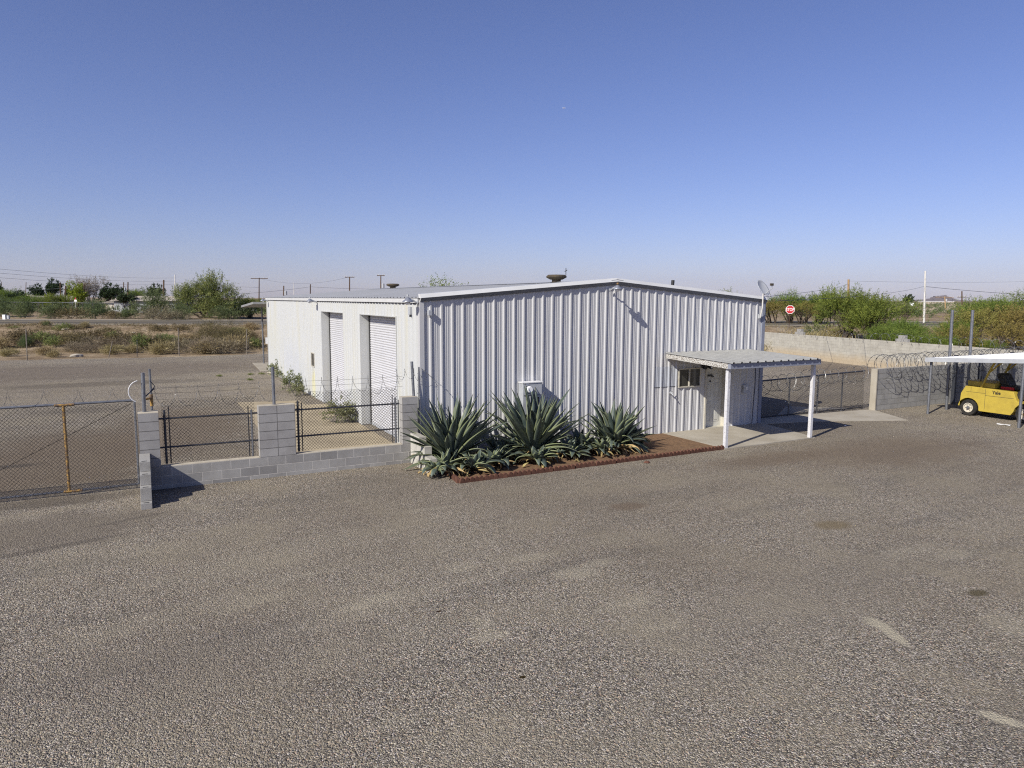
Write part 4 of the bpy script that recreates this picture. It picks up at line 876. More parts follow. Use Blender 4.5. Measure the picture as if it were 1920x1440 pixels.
for key, px, dist, s, sz, lb in [('dark', 79, 190, .85, .78, 'small round dark tree on the skyline between two poles'), ('dark', 99, 200, .95, .98, 'taller dark tree on the skyline right of the small round one'),
        ('lime', 147, 150, .72, .78, 'bright lime green tree in the left background'), ('bare', 170, 185, 1.05, .98, 'grey-brown leafless tree behind the lime green tree'),
        ('dark', 204, 150, .98, .72, 'broad dark green tree right of the leafless tree'), ('dark', 236, 122, .72, .50, 'dense dark tree left of the tan roofed house'), ('dark', 292, 190, .9, .80, 'dark tree rising behind the large rounded bush'),
        ('mesq_a', 12, 150, 1.1, .7, 'leafy tree at the left edge of the skyline'), ('dark', 45, 140, .8, .50, 'dark green tree low in the left background'), ('mesq_a', 58, 135, .8, .50, 'dark leafy tree in front of the low beige house'), ('mesq_b', 110, 130, .75, .55, 'green bush between the lime tree and the beige house'),
        ('lime', 95, 140, .42, .45, 'small light green tree left of the two leaning poles'), ('mesq_b', 28, 170, .9, .62, 'tree beyond the house at the far left'), ('dark', 3, 190, .8, .9, 'dark treetop at the extreme left of the skyline'), ('mesq_a', 262, 200, 1.1, .8, 'distant tree between the dark tree and the large rounded bush'), ('dark', 130, 210, .6, .72, 'little dark tree right of the poles on the skyline')]:
    put(key, far(px, dist, .2), s*1.2, rr.uniform(0, 6), sz*1.4, lb, G_M)
# treetops seen over the roof
put('airy', far(826, 66, .2), 1.05, .5, .98, 'feathery treetop showing above the warehouse roof')
put('airy', far(1365, 90, .2), .9, 1.5, .82, 'thin twiggy treetop just above the roof left of the satellite dish')
# right side: mesquites behind the block wall and along the road
G_R = 'mesquite trees on the right beyond the block wall'
def front(px, dist): p = ad(px, 600, dist); return (p[0], p[1], float(hgt(p[0], p[1])))
for key, px, dist, s, sz, lb in [
        ('mesq_a', 1588, 62, 1.0, 1.06, 'tallest dense green mesquite, right of the stop sign'), ('mesq_b', 1645, 60, .92, 1.02, 'second dense mesquite with a forked trunk showing over the block wall'),
        ('airy', 1556, 66, .6, .95, 'sparse upright treetop rising through the tallest mesquite'), ('mesq_a', 1688, 57, .68, .58, 'lower mesquite left of the gap where the far desert shows'),
        ('mesq_b', 1535, 84, 1.05, .80, 'mesquite across the road directly right of the stop sign'), ('mesq_a', 1480, 86, 1.05, .72, 'mesquite across the road behind the stop sign'), ('olive', 1447, 84, .95, .58, 'yellowish bush across the road beside the warehouse corner'),
        ('olive', 1505, 82, .9, .52, 'yellow-green bush across the road under the stop sign mesquites'), ('airy', 1483, 88, .6, .80, 'thin treetop poking up behind the stop sign'),
        ('airy', 1690, 70, .7, .64, 'airy tree with a loose crown left of the white pole'), ('mesq_b', 1742, 55, .55, .34, 'low green mesquite in front of the white pole'), ('mesq_a', 1797, 58, .56, .58, 'green mesquite behind the two tall bare pipes'),
        ('olive', 1830, 58, .85, .74, 'olive brown tree with visible trunks right of the two tall pipes'), ('olive', 1880, 60, .95, .76, 'olive brown tree near the right edge'), ('olive', 1930, 58, .9, .78, 'olive brown tree cut off by the right edge'),
        ('airy', 1815, 66, .8, .78, 'airy treetop above the olive brown trees'), ('airy', 1925, 72, .9, .80, 'bare looking treetop at the right edge'), ('mesq_b', 1860, 70, .9, .74, 'green tree filling the back of the right thicket'), ('airy', 1868, 68, .6, .74, 'small airy treetop near the right edge of the skyline')]:
    put(key, front(px, dist), s, rr.uniform(0, 6), sz, lb, G_R)
for px, dist, s, sz, lb in [(1700, 52, 1.8, 1.4, 'shrub against the far side of the block wall below the gap'), (1755, 51, 1.9, 1.4, 'shrub behind the block wall left of the first tall pipe'), (1665, 54, 1.7, 1.4, 'shrub behind the block wall, right of the stack of cap blocks'), (1800, 51, 1.7, 1.4, 'shrub behind the block wall between the tall pipes'), (1850, 51, 1.9, 1.3, 'shrub behind the block wall above the carport'), (1900, 51, 2.0, 1.4, 'shrub behind the block wall at the right edge'), (1527, 66, 1.2, 1.1, 'small round bush on the verge right of the stop sign')]:
    kk_, ks_, kz_ = {1700: ('mesq_b', .34, .34), 1755: ('mesq_a', .3, .28), 1665: ('mesq_a', .3, .36), 1800: ('olive', .32, .36), 1850: ('mesq_b', .3, .26), 1900: ('olive', .3, .4), 1527: ('creo', 1, 1)}[px]; put(kk_, front(px, dist), s*ks_, rr.uniform(0, 6), sz*kz_, lb, 'shrubs behind the block wall')
# scrub between the lot and the road on the left: individual bushes
G_S = 'scrub bushes between the yard and the road'
SC = [('reed', 406, 646, 1.0, 1.05, 'tallest brown shrub in the scrub strip, near the warehouse'), ('reed', 432, 640, .8, .8, 'second tall brown shrub right of the tallest'), ('dead', 380, 662, 1.3, 1.2, 'grey dead brush below the tall brown shrubs'), ('dead', 425, 663, 1.4, 1.2, 'grey dead brush close to the lone steel post'), ('straw', 395, 663, 1.8, 1.5, 'pale dry grass clump below the tall shrubs'), ('straw', 445, 655, 2.0, 1.8, 'pale dry grass left of the far porch post'),
      ('bscr', 282, 654, 1.3, 1.3, 'dark brown-green bush beside the second fence stake'), ('gscr', 312, 640, 1.3, 1.0, 'bright green low bush in the middle of the strip'), ('gscr', 122, 628, 1.2, 1.1, 'dark green low bush in the left part of the strip'), ('gscr', 212, 634, 1.1, .8, 'green low bush above the leaning stake'), ('bscr', 35, 648, 1.6, 1.5, 'yellow-brown bush left of the leftmost stake'), ('bscr', 62, 645, 1.5, 1.3, 'greyish brown bush right of the leftmost stake'),
      ('bscr', 115, 645, 1.4, 1.1, 'yellow brown bush left of centre in the strip'), ('straw', 130, 642, 1.6, 1.2, 'yellow grass clump right of the yellow brown bush'), ('bscr', 170, 636, 1.5, 1.0, 'brown low bush above the grey brush'), ('dead', 190, 655, 1.3, 1.0, 'grey brush left of the leaning stake'), ('dead', 142, 660, .7, .8, 'small grey tuft in the bare patch'), ('dead', 165, 662, .8, .8, 'grey brush at the lower edge of the strip'), ('dead', 225, 655, 1.3, 1.0, 'grey brush right of the leaning stake'),
      ('straw', 250, 662, 1.2, 1.0, 'short dry grass by the short dark stake'), ('straw', 307, 664, 1.6, 1.5, 'dry grass clump at the gravel edge'), ('bscr', 330, 655, 1.0, .9, 'brown bush behind the tall wooden stake'), ('dead', 350, 660, 1.1, 1.1, 'grey brush right of the tall wooden stake'), ('gscr', 478, 652, 1.0, 1.1, 'green bush at the warehouse end of the strip'), ('bscr', 470, 640, 1.1, .9, 'brown bush near the far porch post'),
      ('straw', 20, 668, 1.1, .9, 'dry grass at the left end of the gravel edge'), ('straw', 103, 670, .9, .8, 'small dry tuft at the gravel edge'), ('straw', 84, 666, 1.2, 1.0, 'dry grass right of the leftmost stake'), ('gscr', 30, 630, .9, .7, 'small green bush at the upper left of the strip'), ('bscr', 255, 640, 1.3, .9, 'brown bush above the short dark stake'), ('bscr', 200, 625, 1.3, .7, 'flat brown bush near the road'), ('bscr', 340, 626, 1.2, .7, 'flat brown bush near the road right of centre'), ('straw', 85, 614, .9, .9, 'grass tuft on the road verge, first from the left'), ('creo', 86, 613.5, .45, .5, 'little grey bush on the road verge'), ('straw', 160, 613, .9, .8, 'grass tuft on the road verge, second from the left'), ('straw', 470, 622, 1.5, 1.2, 'yellow grass clump near the road by the warehouse'), ('straw', 455, 630, 1.5, 1.2, 'yellow grass clump below the road by the warehouse'), ('straw', 5, 650, 1.4, 1.2, 'yellow grass at the left edge of the strip')]
SC += [('bscr', 150, 650, 1.5, 1.2, 'dark brown scrub in the middle of the left half of the strip'), ('gscr', 75, 634, 1.3, 1.1, 'dull green bush above the leftmost stake'), ('gscr', 265, 648, 1.4, 1.4, 'dark green bush touching the short dark stake'), ('shrub', 298, 652, .45, .55, 'round dark bush between the short dark stake and the tall wooden one'), ('bscr', 232, 645, 1.5, 1.3, 'brown scrub left of the short dark stake'),
       ('gscr', 100, 650, 1.3, 1.2, 'olive bush between the two left hand dry clumps'), ('shrub', 48, 652, .42, .5, 'dark rounded bush at the leftmost stake'), ('straw', 215, 664, 1.3, 1.1, 'dry grass at the foot of the leaning stake'), ('straw', 350, 640, 1.3, 1.0, 'pale grass behind the tall wooden stake'), ('bscr', 300, 628, 1.2, .8, 'small brown bush high in the strip near the road'), ('bscr', 135, 622, 1.2, .7, 'small brown bush near the road in the left half'), ('gscr', 440, 628, 1.0, .9, 'green bush at the top of the tall brown shrubs')]
for key, px, py, s, sz, lb in SC: put(key, gp_(px, py), s*.85, rr.uniform(0, 6), sz*.85, lb, G_S)
# yellow grass right of the warehouse, behind the block wall
for i, (px, py) in enumerate([(1468, 617), (1480, 620), (1492, 622), (1512, 621), (1522, 626), (1535, 623), (1547, 628), (1560, 627), (1575, 631), (1458, 615), (1505, 628), (1590, 633)]):
    put('straw', front(px, 58+rr.uniform(-4, 6)), 1.6, rr.uniform(0, 6), 1.7, 'tall yellow dry grass clump behind the block wall near the stop sign', 'yellow grass clumps behind the block wall')
# weeds along the side wall
for px, py, s, lb in [(641, 793, 1.15, 'leafy grey-green weed between the two roller doors, inside the fence'), (655, 790, .9, 'smaller leafy weed touching the pier between the roller doors'), (548, 734, 1.3, 'leafy weed at the wall base left of the small window'), (561, 742, .8, 'small weed right of the one below the small window'), (520, 706, 1.25, 'farthest leafy weed at the foot of the side wall'), (529, 711, .8, 'small weed beside the farthest leafy weed')]:
    put('sage', gp_(px, py), s, rr.uniform(0, 6), s, lb, 'weeds growing along the side wall')
for px, py in [(411, 706), (470, 703), (468, 713), (490, 702), (620, 776)]:
    put('gscr', gp_(px, py), .25, rr.uniform(0, 6), .12, 'flat green weed patch in the bare gravel behind the fence', 'flat weed patches')
for k, (o, used) in PROTO.items():
    if not used: raise RuntimeError(k)
for i, (px, py, r) in enumerate([(143, 669, .5), (125, 619, .45), (112, 627, .3), (250, 622, .2), (320, 617, .2), (505, 700, .2), (192, 622, .22), (108, 632, .2)]):
    p = gp_(px, py); rq = random.Random(i); b = MB(); b.lathe([(.02, 0), (r*.9, .02), (r*.75, r*.3), (r*.3, r*.42)], (0, 0, 0), 'z', 7); b.v = [(x*rq.uniform(.8, 1.2), y*.6*rq.uniform(.8, 1.2), z) for x, y, z in b.v]
    o = b.build('pale_rock', MT['mortar_cap']); o.location = p; o.rotation_euler = (0, 0, rq.uniform(0, 3))
    tag(o, ['long pale rock at the gravel edge left of the leaning stake', 'flat white rock near the road in the left part of the strip', 'small pale rock below the flat white one', 'tiny pale rock near the road above the short dark stake', 'tiny pale rock near the road left of the tall wooden stake', 'pale rock in the weeds at the far end of the warehouse', 'tiny pale rock near the road right of the flat white one', 'lowest of the small pale rocks near the dark green low bush'][i], 'rock', 'pale rocks in the scrub strip')
# ground cover too fine to count
def scatter(name, n, region, leafm, L, Wd, k, hts, seed, tl=.15):
    rg = np.random.default_rng(seed); pts = region(rg, n); C = np.stack([pts[:, 0], pts[:, 1], hgt(pts[:, 0], pts[:, 1])+hts*.3*rg.random(len(pts))], 1)
    D = rg.normal(0, .5, (len(C), 3))+np.array([0, 0, 1.]); V_, F_, T = spray_cloud(rg, C, D, k, L, Wd, tl)
    o = npmesh(name, V_, F_, leafm, T); tag(o, kind='stuff'); return o
def reg_strip(s0, s1, t0, t1):
    def f(rg, n):
        m = n*3; s = rg.uniform(s0, s1, m); t = rg.uniform(t0, t1, m); x = t*.92+s*.391; y = -t*.391+s*.92
        d = np.sin(x*.7+y*.3)+np.sin(y*.9-x*.4)+.7*np.sin(x*1.9+y*1.3); keep = (d+rg.normal(0, .7, m)) > .2
        keep &= ~((x < 37) & (y < 39.5+.12*np.abs(x)*(x < 0)))
        return np.stack([x[keep], y[keep]], 1)[:n]
    return f
tag(scatter('dry_grass', 9000, reg_strip(36, 54, -60, 16), FO['straw'], .16, .012, 7, .1, 1), 'short pale dry grass scattered over the bank below the road', 'grass')
tag(scatter('low_scrub', 3500, reg_strip(37, 53.5, -60, 16), FO['brownscrub'], .14, .03, 12, .15, 2), 'low brown scrub scattered over the bank below the road', 'scrub')
tag(scatter('verge_grass', 2500, reg_strip(38, 54, 25, 70), FO['straw'], .22, .02, 9, .15, 3), 'dry yellow grass on the verge right of the warehouse', 'grass')
def reg_far(rg, n):
    dd = 78+ (rg.random(n*2)**1.6)*900; px = rg.uniform(-100, 2050, n*2); P = np.stack([ad(a, 600, d)[:2] for a, d in zip(px, dd)]); s = sroad(P[:, 0], P[:, 1])
    k = (s > 92) & (np.sin(P[:, 0]*.05+1)+np.sin(P[:, 1]*.045)+rg.normal(0, .6, len(s)) > -.5); return P[k][:n]
def far_scrub():
    rg = np.random.default_rng(9); P = reg_far(rg, 2600); C = []; D = []
    for x, y in P:
        d = math.hypot(x-CAM[0], y-CAM[1]); m = 9; s_ = .9+min(d/400, 1.3)
        a = rg.normal(0, 1, (m, 3)); a /= np.linalg.norm(a, axis=1, keepdims=True); a[:, 2] = abs(a[:, 2])
        C.append(np.array([x, y, hgt(x, y)])+a*np.array([1.2, 1.2, .75])*s_*rg.uniform(.5, 1, (m, 1))); D.append(a+np.array([0, 0, .4]))
    V_, F_, T = spray_cloud(rg, np.vstack(C), np.vstack(D), 16, .34, .12, .5); return V_, F_, T
V_, F_, T = far_scrub(); tag(npmesh('desert_scrub', V_, F_, FO['greygreen'], T), 'distant desert scrub covering the plain to the horizon', 'scrub', kind='stuff')
# ------------------------------------------------------------------ right hand yard
rw = root('block_wall', (22, .27, 0), 'grey block wall with a pale end post and razor coil, behind the carport', 'block wall')
MB().box((18.52, .17, -.3), (33.6, .37, 1.60)).build('wall', MT['cmu_face'], rw)
MB().box((18.46, .14, -.1), (18.515, .39, 1.61)).build('end_face', MT['concrete'], rw)
MB().box((18.516, .172, 1.602), (33.6, .368, 1.612)).build('cap', MT['mortar_cap'], rw)
bw_a, bw_b = np.array([38.9, 33.5]), np.array([32.2, -2.0]); dv = bw_b-bw_a; dl = np.linalg.norm(dv)
bw = empty('block_wall', (bw_a[0], bw_a[1], 0), math.atan2(dv[1], dv[0]), 'long pale sunlit block wall across the back of the right yard', 'block wall')
MB().box((0, 0, -.4), (dl, .2, 1.72)).build('wall', MT['cmu_pale'], bw)
MB().box((0, .002, 1.722), (dl, .198, 1.73)).build('cap', MT['mortar_cap'], bw)
def on_bw(px):            # distance along the back wall seen at that column
    d = ray(px, 640)[:2]; n = np.array([-dv[1], dv[0]])/dl; t = ((bw_a-CAM[:2])@n)/(d@n); p = CAM[:2]+t*d; return (p-bw_a)@dv/dl
for px, lb in ((1497, 'stepped stack of cap blocks on the back wall below the stop sign'), (1690, 'stepped stack of cap blocks on the back wall left of the tall pipes')):
    t = on_bw(px); q = bw_a+dv/dl*t; o = empty('block_stack', (q[0], q[1], 1.73), math.atan2(dv[1], dv[0]), lb, 'block stack', 'cap block stacks on the back wall')
    MB().box((-.45, .0, .001), (.45, .2, .18)).build('lower_block', MT['block'], o); MB().box((-.24, .0, .181), (.24, .2, .40)).build('upper_block', MT['block'], o)
def bwp(t, off, z): q = bw_a+dv/dl*t; n = np.array([-dv[1], dv[0]])/dl; return (q[0]+n[0]*off, q[1]+n[1]*off, z)
one(barbed(coil(bwp(on_bw(1450), .1, 1.95), bwp(dl-.5, .1, 1.95), .30, .62, 12, .35, sag=.05), 'razor_wire', .008, .06, .3), 'stretched glinting razor coil along the top of the back wall', 'razor wire')
one(barbed(coil((18.35, .12, 1.70), (33.0, .12, 1.74), .46, .36, 18, .09), 'razor_wire', .0095, .045, .16), 'large tangled razor coil along the block wall behind the carport', 'razor wire')
one(barbed(coil((18.6, .2, 1.78), (33.0, .2, 1.84), .38, .62, 16, .16), 'razor_wire', .010, .045, .16), 'second looser razor coil wound through the large one behind the carport', 'razor wire')
# chain link gate between building and wall
gt = root('chain_link_gate', (15.4, .68, 0), 'chain link double gate between the warehouse and the grey block wall', 'gate')
GY = .66
MB().tube([(12.3, GY, 1.36), (18.45, GY, 1.50)], .028, 8).build('top_rail', MT['darksteel'], gt)
MB().tube([(12.3, GY, .07), (18.45, GY, .07)], .022, 8).build('bottom_rail', MT['darksteel'], gt)
for x in (14.35, 15.85, 17.2): MB().tube([(x, GY, .0), (x, GY, 1.36+(x-12.3)*.022)], .026, 8).build('post', MT['steel'], gt)
b = MB(); mesh_wires(b, lambda a, o, z: (a, GY-.03+o, z+(a-12.3)*.022*(z/1.36)), 12.3, 18.42, .06, 1.34, .072, .0042); b.build('wire_mesh', MT['wire'], gt)
MB().tube([(12.6, GY-.01, 1.1), (15.8, GY-.01, .12)], .007, 5).build('brace_rod', MT['wire'], gt)
one(barbed(coil((12.35, .70, 1.20), (18.5, .70, 1.42), .30, .40, 15, .2), 'razor_wire', .009, .04, .16), 'razor coil hung along the gate right of the warehouse', 'razor wire')
# carport
cpt = root('carport', (22, -2.8, 0), 'low white metal carport on thin grey steel posts sheltering the forklift', 'carport')
CX0, CX1 = 19.42, 28.5
zt = lambda y: 2.085+(2.275-2.085)*(-1.0-y)/3.35
b = MB(); vs = []; pts = profile(CX0+.04, CX1, CX0+.2, ribh=.02)
for a, o in pts: vs += [(a, -1.14, zt(-1.14)+o), (a, -4.42, zt(-4.42)+o)]
b.add(vs, [(2*i, 2*i+1, 2*i+3, 2*i+2) for i in range(len(pts)-1)]); b.build('roof_sheet', MT['white'], cpt)
b = MB(); b.prism([(-1.10, zt(-1.1)-.13), (-4.46, zt(-4.46)-.11), (-4.46, zt(-4.46)+.025), (-1.10, zt(-1.1)+.025)], CX0-.03, CX0+.03, 'x'); b.build('end_fascia', MT['grey'], cpt)
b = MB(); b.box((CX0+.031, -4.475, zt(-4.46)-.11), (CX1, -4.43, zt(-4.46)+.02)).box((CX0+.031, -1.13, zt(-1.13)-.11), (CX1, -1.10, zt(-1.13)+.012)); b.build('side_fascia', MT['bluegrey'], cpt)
for x, y, zz in ((19.60, -1.22, 1.97), (24.0, -1.22, 1.97), (28.3, -1.22, 1.97), (19.38+.08, -4.42, 2.17), (24.0, -4.40, 2.17), (28.3, -4.4, 2.17)): MB().tube([(x, y, 0), (x, y, zz)], .048, 10).build('post', MT['steel'], cpt)
for x in (22.98, 24.75, 27.0): one(MB().box((x-.06, -.18, 0), (x+.06, -.06, 2.02)).build('square_post', MT['darksteel']), 'square steel post against the block wall, coloured dark for the carport roof shade', 'post', 'square posts under the carport')  # the dark steel colour carries the shade under the carport roof
for x, y, lb in ((21.28, -.9, 'left of the two tall bare pipes rising above the carport roof'), (22.6, -.9, 'right of the two tall bare pipes rising above the carport roof')):
    one(MB().tube([(x, y, 0), (x-.10, y, 3.86)], .055, 12).build('tall_pipe', MT['steel']), lb, 'pipe', 'tall bare pipes')
# ------------------------------------------------------------------ forklift (seen from its left side, nose away from the warehouse)
fk = root('forklift', (20.6, -3.4, 0), 'yellow forklift with cream wheel rims parked under the carport', 'forklift')
X0, X1 = 19.98, 21.25
YR, YF = -2.46, -4.33        # axle positions
def arc(cy, cz, r, a0, a1, n=9): return [(cy+r*math.cos(R(a0+(a1-a0)*i/(n-1))), cz+r*math.sin(R(a0+(a1-a0)*i/(n-1)))) for i in range(n)]
side = [(-2.14, .34), (-2.17, .80), (-2.32, 1.08), (-3.92, 1.03), (-4.05, .72), (-4.84, .78), (-4.86, .50)]+[(YF+.37*math.cos(a), .33+.37*math.sin(a)) for a in np.linspace(R(200), R(340), 0)]+[(YF-.38, .36)]+[(YF+.37*math.cos(a), .30+.37*math.sin(a)) for a in np.linspace(R(170), R(6), 8)]+[(-3.88, .22), (-2.86, .22)]+[(YR+.36*math.cos(a), .29+.36*math.sin(a)) for a in np.linspace(R(188), R(8), 10)]
MB().prism(side, X0, X0+.30, 'x').prism(side, X1-.30, X1, 'x').build('side_panel', MT['yellow'], fk, bevel=.015)
MB().prism([(-2.15, .30), (-2.18, .80), (-2.33, 1.09), (-2.75, 1.09), (-2.75, .30)], X0+.301, X1-.301, 'x').build('counterweight', MT['yellow'], fk, bevel=.02)
MB().prism([(-2.30, 1.075), (-2.28, 1.27), (-3.22, 1.23), (-3.22, 1.05)], X0+.16, X1-.16, 'x').build('engine_hood', MT['yellow'], fk, bevel=.02)
MB().box((X0+.302, -3.9, .30), (X1-.302, -2.76, .95)).box((X0+.2, -4.6, .35), (X1-.2, -3.95, .72)).build('chassis', MT['black'], fk)
MB().box((X0-.006, -3.02, .30), (X0-.001, -3.012, 1.045)).box((X0-.006, -2.52, .88), (X0-.001, -2.514, 1.06)).box((X0-.006, -3.95, .80), (X0-.001, -3.02, .808)).box((X0-.005, -3.02, .872), (X0-.001, -2.34, .879)).build('panel_seam', MT['dark'], fk)
for x, s in ((X0-.01, 1), (X1+.01, -1)):
    for y, rd, nm in ((YR, .295, 'wheel'), (YF, .31, 'wheel')):
        wh = MB().lathe([(.12, x+s*.24), (rd*.95, x+s*.24), (rd, x+s*.20), (rd, x+s*.04), (rd*.93, x), (rd*.60, x+s*.005), (rd*.57, x+s*.05)], (0, y, rd), 'x', 30).build(nm, MT['rubber'], fk)
        child = MB().lathe([(rd*.565, x+s*.055), (rd*.58, x+s*.0), (rd*.52, x+s*.0), (rd*.46, x+s*.045), (rd*.22, x+s*.05), (rd*.20, x+s*.01), (.03, x+s*.005)], (0, y, rd), 'x', 26).build('rim', MT['rim'], None, off=fk['_abs']); child.parent = wh
        hb = MB().lathe([(.06, x+s*.01), (.05, x-s*.025), (.02, x-s*.03)], (0, y, rd), 'x', 12)
        for k in range(6): hb.lathe([(.013, x+s*.045), (.013, x+s*.02)], (0, y+rd*.34*math.cos(k*math.pi/3), rd+rd*.34*math.sin(k*math.pi/3)), 'x', 6)
        hb = hb.build('hub', MT['steel'] if y == YR else MT['rustyel'], None, off=fk['_abs']); hb.parent = wh
seat = MB().prism([(-3.28, 1.06), (-3.28, 1.20), (-3.88, 1.18), (-3.90, 1.06)], X0+.38, X1-.38, 'x').build('seat', MT['black'], fk, bevel=.03)
MB().prism([(-3.26, 1.20), (-3.12, 1.52), (-3.18, 1.60), (-3.36, 1.58), (-3.52, 1.30), (-3.58, 1.18)], X0+.40, X1-.40, 'x').build('backrest', MT['black'], fk, bevel=.03)
MB().prism([(-3.92, .80), (-3.98, 1.06), (-4.42, 1.02), (-4.62, .86), (-4.62, .72)], X0+.15, X1-.15, 'x').build('dashboard', MT['black'], fk, bevel=.03)
b = MB(); cst = Vector(((X0+X1)/2, -4.16, 1.22)); ax = Vector((0, .55, .83)).normalized(); q = ax.to_track_quat('Z', 'Y')
b.tube([cst+q @ Vector((.17*math.cos(a), .17*math.sin(a), 0)) for a in np.linspace(0, 2*math.pi, 21)], .014, 6, cap=False).tube([cst, cst-ax*.3], .02, 6).tube([cst+q @ Vector((-.17, 0, 0)), cst+q @ Vector((.17, 0, 0))], .01, 5); b.build('steering_wheel', MT['black'], fk)
for x in (X0+.10, X1-.10):
    MB().tube([(x, -2.80, 1.06), (x, -3.10, 1.80), (x, -3.25, 2.10)], .038, 8).tube([(x, -3.04, 1.62), (x, -3.34, 1.92), (x, -3.55, 2.08)], .024, 8).build('guard_rear_post', MT['yellow'], fk)
    MB().tube([(x, -4.62, .84), (x, -4.38, 2.08)], .034, 8).build('guard_front_post', MT['yellow'], fk)
b = MB()
for x in (X0+.10, X1-.10): b.tube([(x, -3.22, 2.1), (x, -4.42, 2.1)], .03, 8)
for k in range(7): y = -3.2-k*.2; b.tube([(X0+.1, y, 2.1), (X1-.1, y, 2.1)], .018, 6)
b.build('overhead_guard', MT['yellow'], fk)
b = MB()
for x in (X0+.28, X1-.28): b.box((x-.05, -5.02, .12), (x+.05, -4.90, 1.98))
b.box((X0+.23, -5.01, 1.0), (X1-.23, -4.91, 1.1)).box((X0+.23, -5.01, 1.9), (X1-.23, -4.91, 1.97)); b.build('mast', MT['darksteel'], fk)
b = MB(); b.box((X0+.2, -5.08, .2), (X1-.2, -5.03, .6))
b.build('fork_carriage', MT['darksteel'], fk)
for x in (X0+.38, X1-.38): MB().box((x-.06, -6.1, .06), (x+.06, -5.09, .10)).box((x-.06, -5.14, .10), (x+.06, -5.09, .65)).build('fork', MT['darksteel'], fk)
MB().tube([(X0+.5, -2.55, 1.24), (X0+.5, -2.55, 1.42)], .02, 8).build('exhaust', MT['black'], fk)
MB().box((X0+.35, -3.32, 1.045), (X0+.40, -3.75, 1.14)).build('warning_plate', MT['red'], fk)
def text(body, size, m, name, mw, parent=None, ext=.003, bold=0.):
    cu = bpy.data.curves.new(name, 'FONT'); cu.body = body; cu.size = size; cu.extrude = ext; cu.align_x = 'CENTER'; cu.align_y = 'CENTER'; cu.offset = bold
    o = bpy.data.objects.new(name, cu); bpy.context.view_layer.update(); sc.collection.objects.link(o)
    me = bpy.data.meshes.new_from_object(o.evaluated_get(bpy.context.evaluated_depsgraph_get())); bpy.data.objects.remove(o)
    o = bpy.data.objects.new(name, me); me.materials.clear(); me.materials.append(m); sc.collection.objects.link(o)
    if parent: o.parent = parent
    o.matrix_local = mw; return o
off = Vector(fk['_abs'])
mw = Matrix(((0, 0, -1, X0-.005-off.x), (-1, 0, 0, -3.38-off.y), (0, 1, 0, .935-off.z), (0, 0, 0, 1)))
text('Yale', .16, MT['black'], 'lettering', mw, fk, .002, .004)
fk.location = (fk.location.x+.60, fk.location.y+.33, 0); fk.scale = (1.02, 1.02, 1.02)
# white scrap on the gravel near the forklift
r_ = at(1882, 797); b = MB(); rs = random.Random(4)
vs = [(r_[0]+rs.uniform(-.04, .04)+math.cos(a)*.10, r_[1]+math.sin(a)*.22+rs.uniform(-.04, .04), .012+rs.uniform(0, .03)) for a in np.linspace(0, 6.28, 10)[:-1]]
b.add(vs+[(v[0], v[1], v[2]-.01) for v in vs], [tuple(range(9)), tuple(range(17, 8, -1))]+[(i, (i+1) % 9, 9+(i+1) % 9, 9+i) for i in range(9)]); one(b.build('paper_scrap', MT['white']), 'crumpled white scrap on the gravel in front of the forklift', 'scrap')
p_ = at(1585, 799); one(MB().lathe([(.0, 0), (.035, .01), (.03, .03), (.0, .04)], (p_[0], p_[1], .0), 'z', 7).build('pale_stone', MT['white']), 'single white stone at the tip of the porch shadow', 'stone')
p_ = at(1213, 868); one(MB().lathe([(.0, 0), (.09, .01), (.06, .05), (.0, .06)], (p_[0], p_[1], .0), 'z', 7).build('brick_fragment', MT['terra'], bevel=.004), 'small red-brown brick fragment in front of the edging', 'brick fragment')
# ------------------------------------------------------------------ stop sign
bs = front(1480, 72.1); sg = root('stop_sign', bs, 'red octagonal STOP sign on a thin post beside the road', 'stop sign')
MB().box((bs[0]-.03, bs[1]-.02, bs[2]-.1), (bs[0]+.03, bs[1]+.02, bs[2]+2.2)).build('post', MT['woodpole'], sg)
ctr = Vector(ad(1481.5, 580.5, 71.9)); fwd = (Vector(CAM)-ctr); fwd.z = 0; fwd.normalize(); rt = Vector((0, 0, 1)).cross(fwd)
def octo(rad, d0, d1):
    b = MB(); vs = []
    for d in (d0, d1):
        for k in range(8): a = math.pi/8+k*math.pi/4; vs.append(ctr+rt*rad*math.cos(a)+Vector((0, 0, 1))*rad*math.sin(a)+fwd*d)
    b.add(vs, [tuple(range(8)), tuple(range(15, 7, -1))]+[(k, (k+1) % 8, 8+(k+1) % 8, 8+k) for k in range(8)]); return b
octo(.45, .03, .04).build('border', MT['signwhite'], sg); octo(.405, .041, .046).build('face', MT['red'], sg)
off = Vector(sg['_abs']); pc_ = ctr+fwd*.05-off
st_ = text('STOP', .36, MT['signwhite'], 'lettering', Matrix(((rt.x, 0, fwd.x, pc_.x), (rt.y, 0, fwd.y, pc_.y), (rt.z, 1, fwd.z, pc_.z), (0, 0, 0, 1))), sg, .003, .003)
xs_ = [v.co.x for v in st_.data.vertices]; ys_ = [v.co.y for v in st_.data.vertices]; kx, ky = .76/(max(xs_)-min(xs_)), .30/(max(ys_)-min(ys_))
for v in st_.data.vertices: v.co.x = (v.co.x-(max(xs_)+min(xs_))/2)*kx; v.co.y = (v.co.y-(max(ys_)+min(ys_))/2)*ky
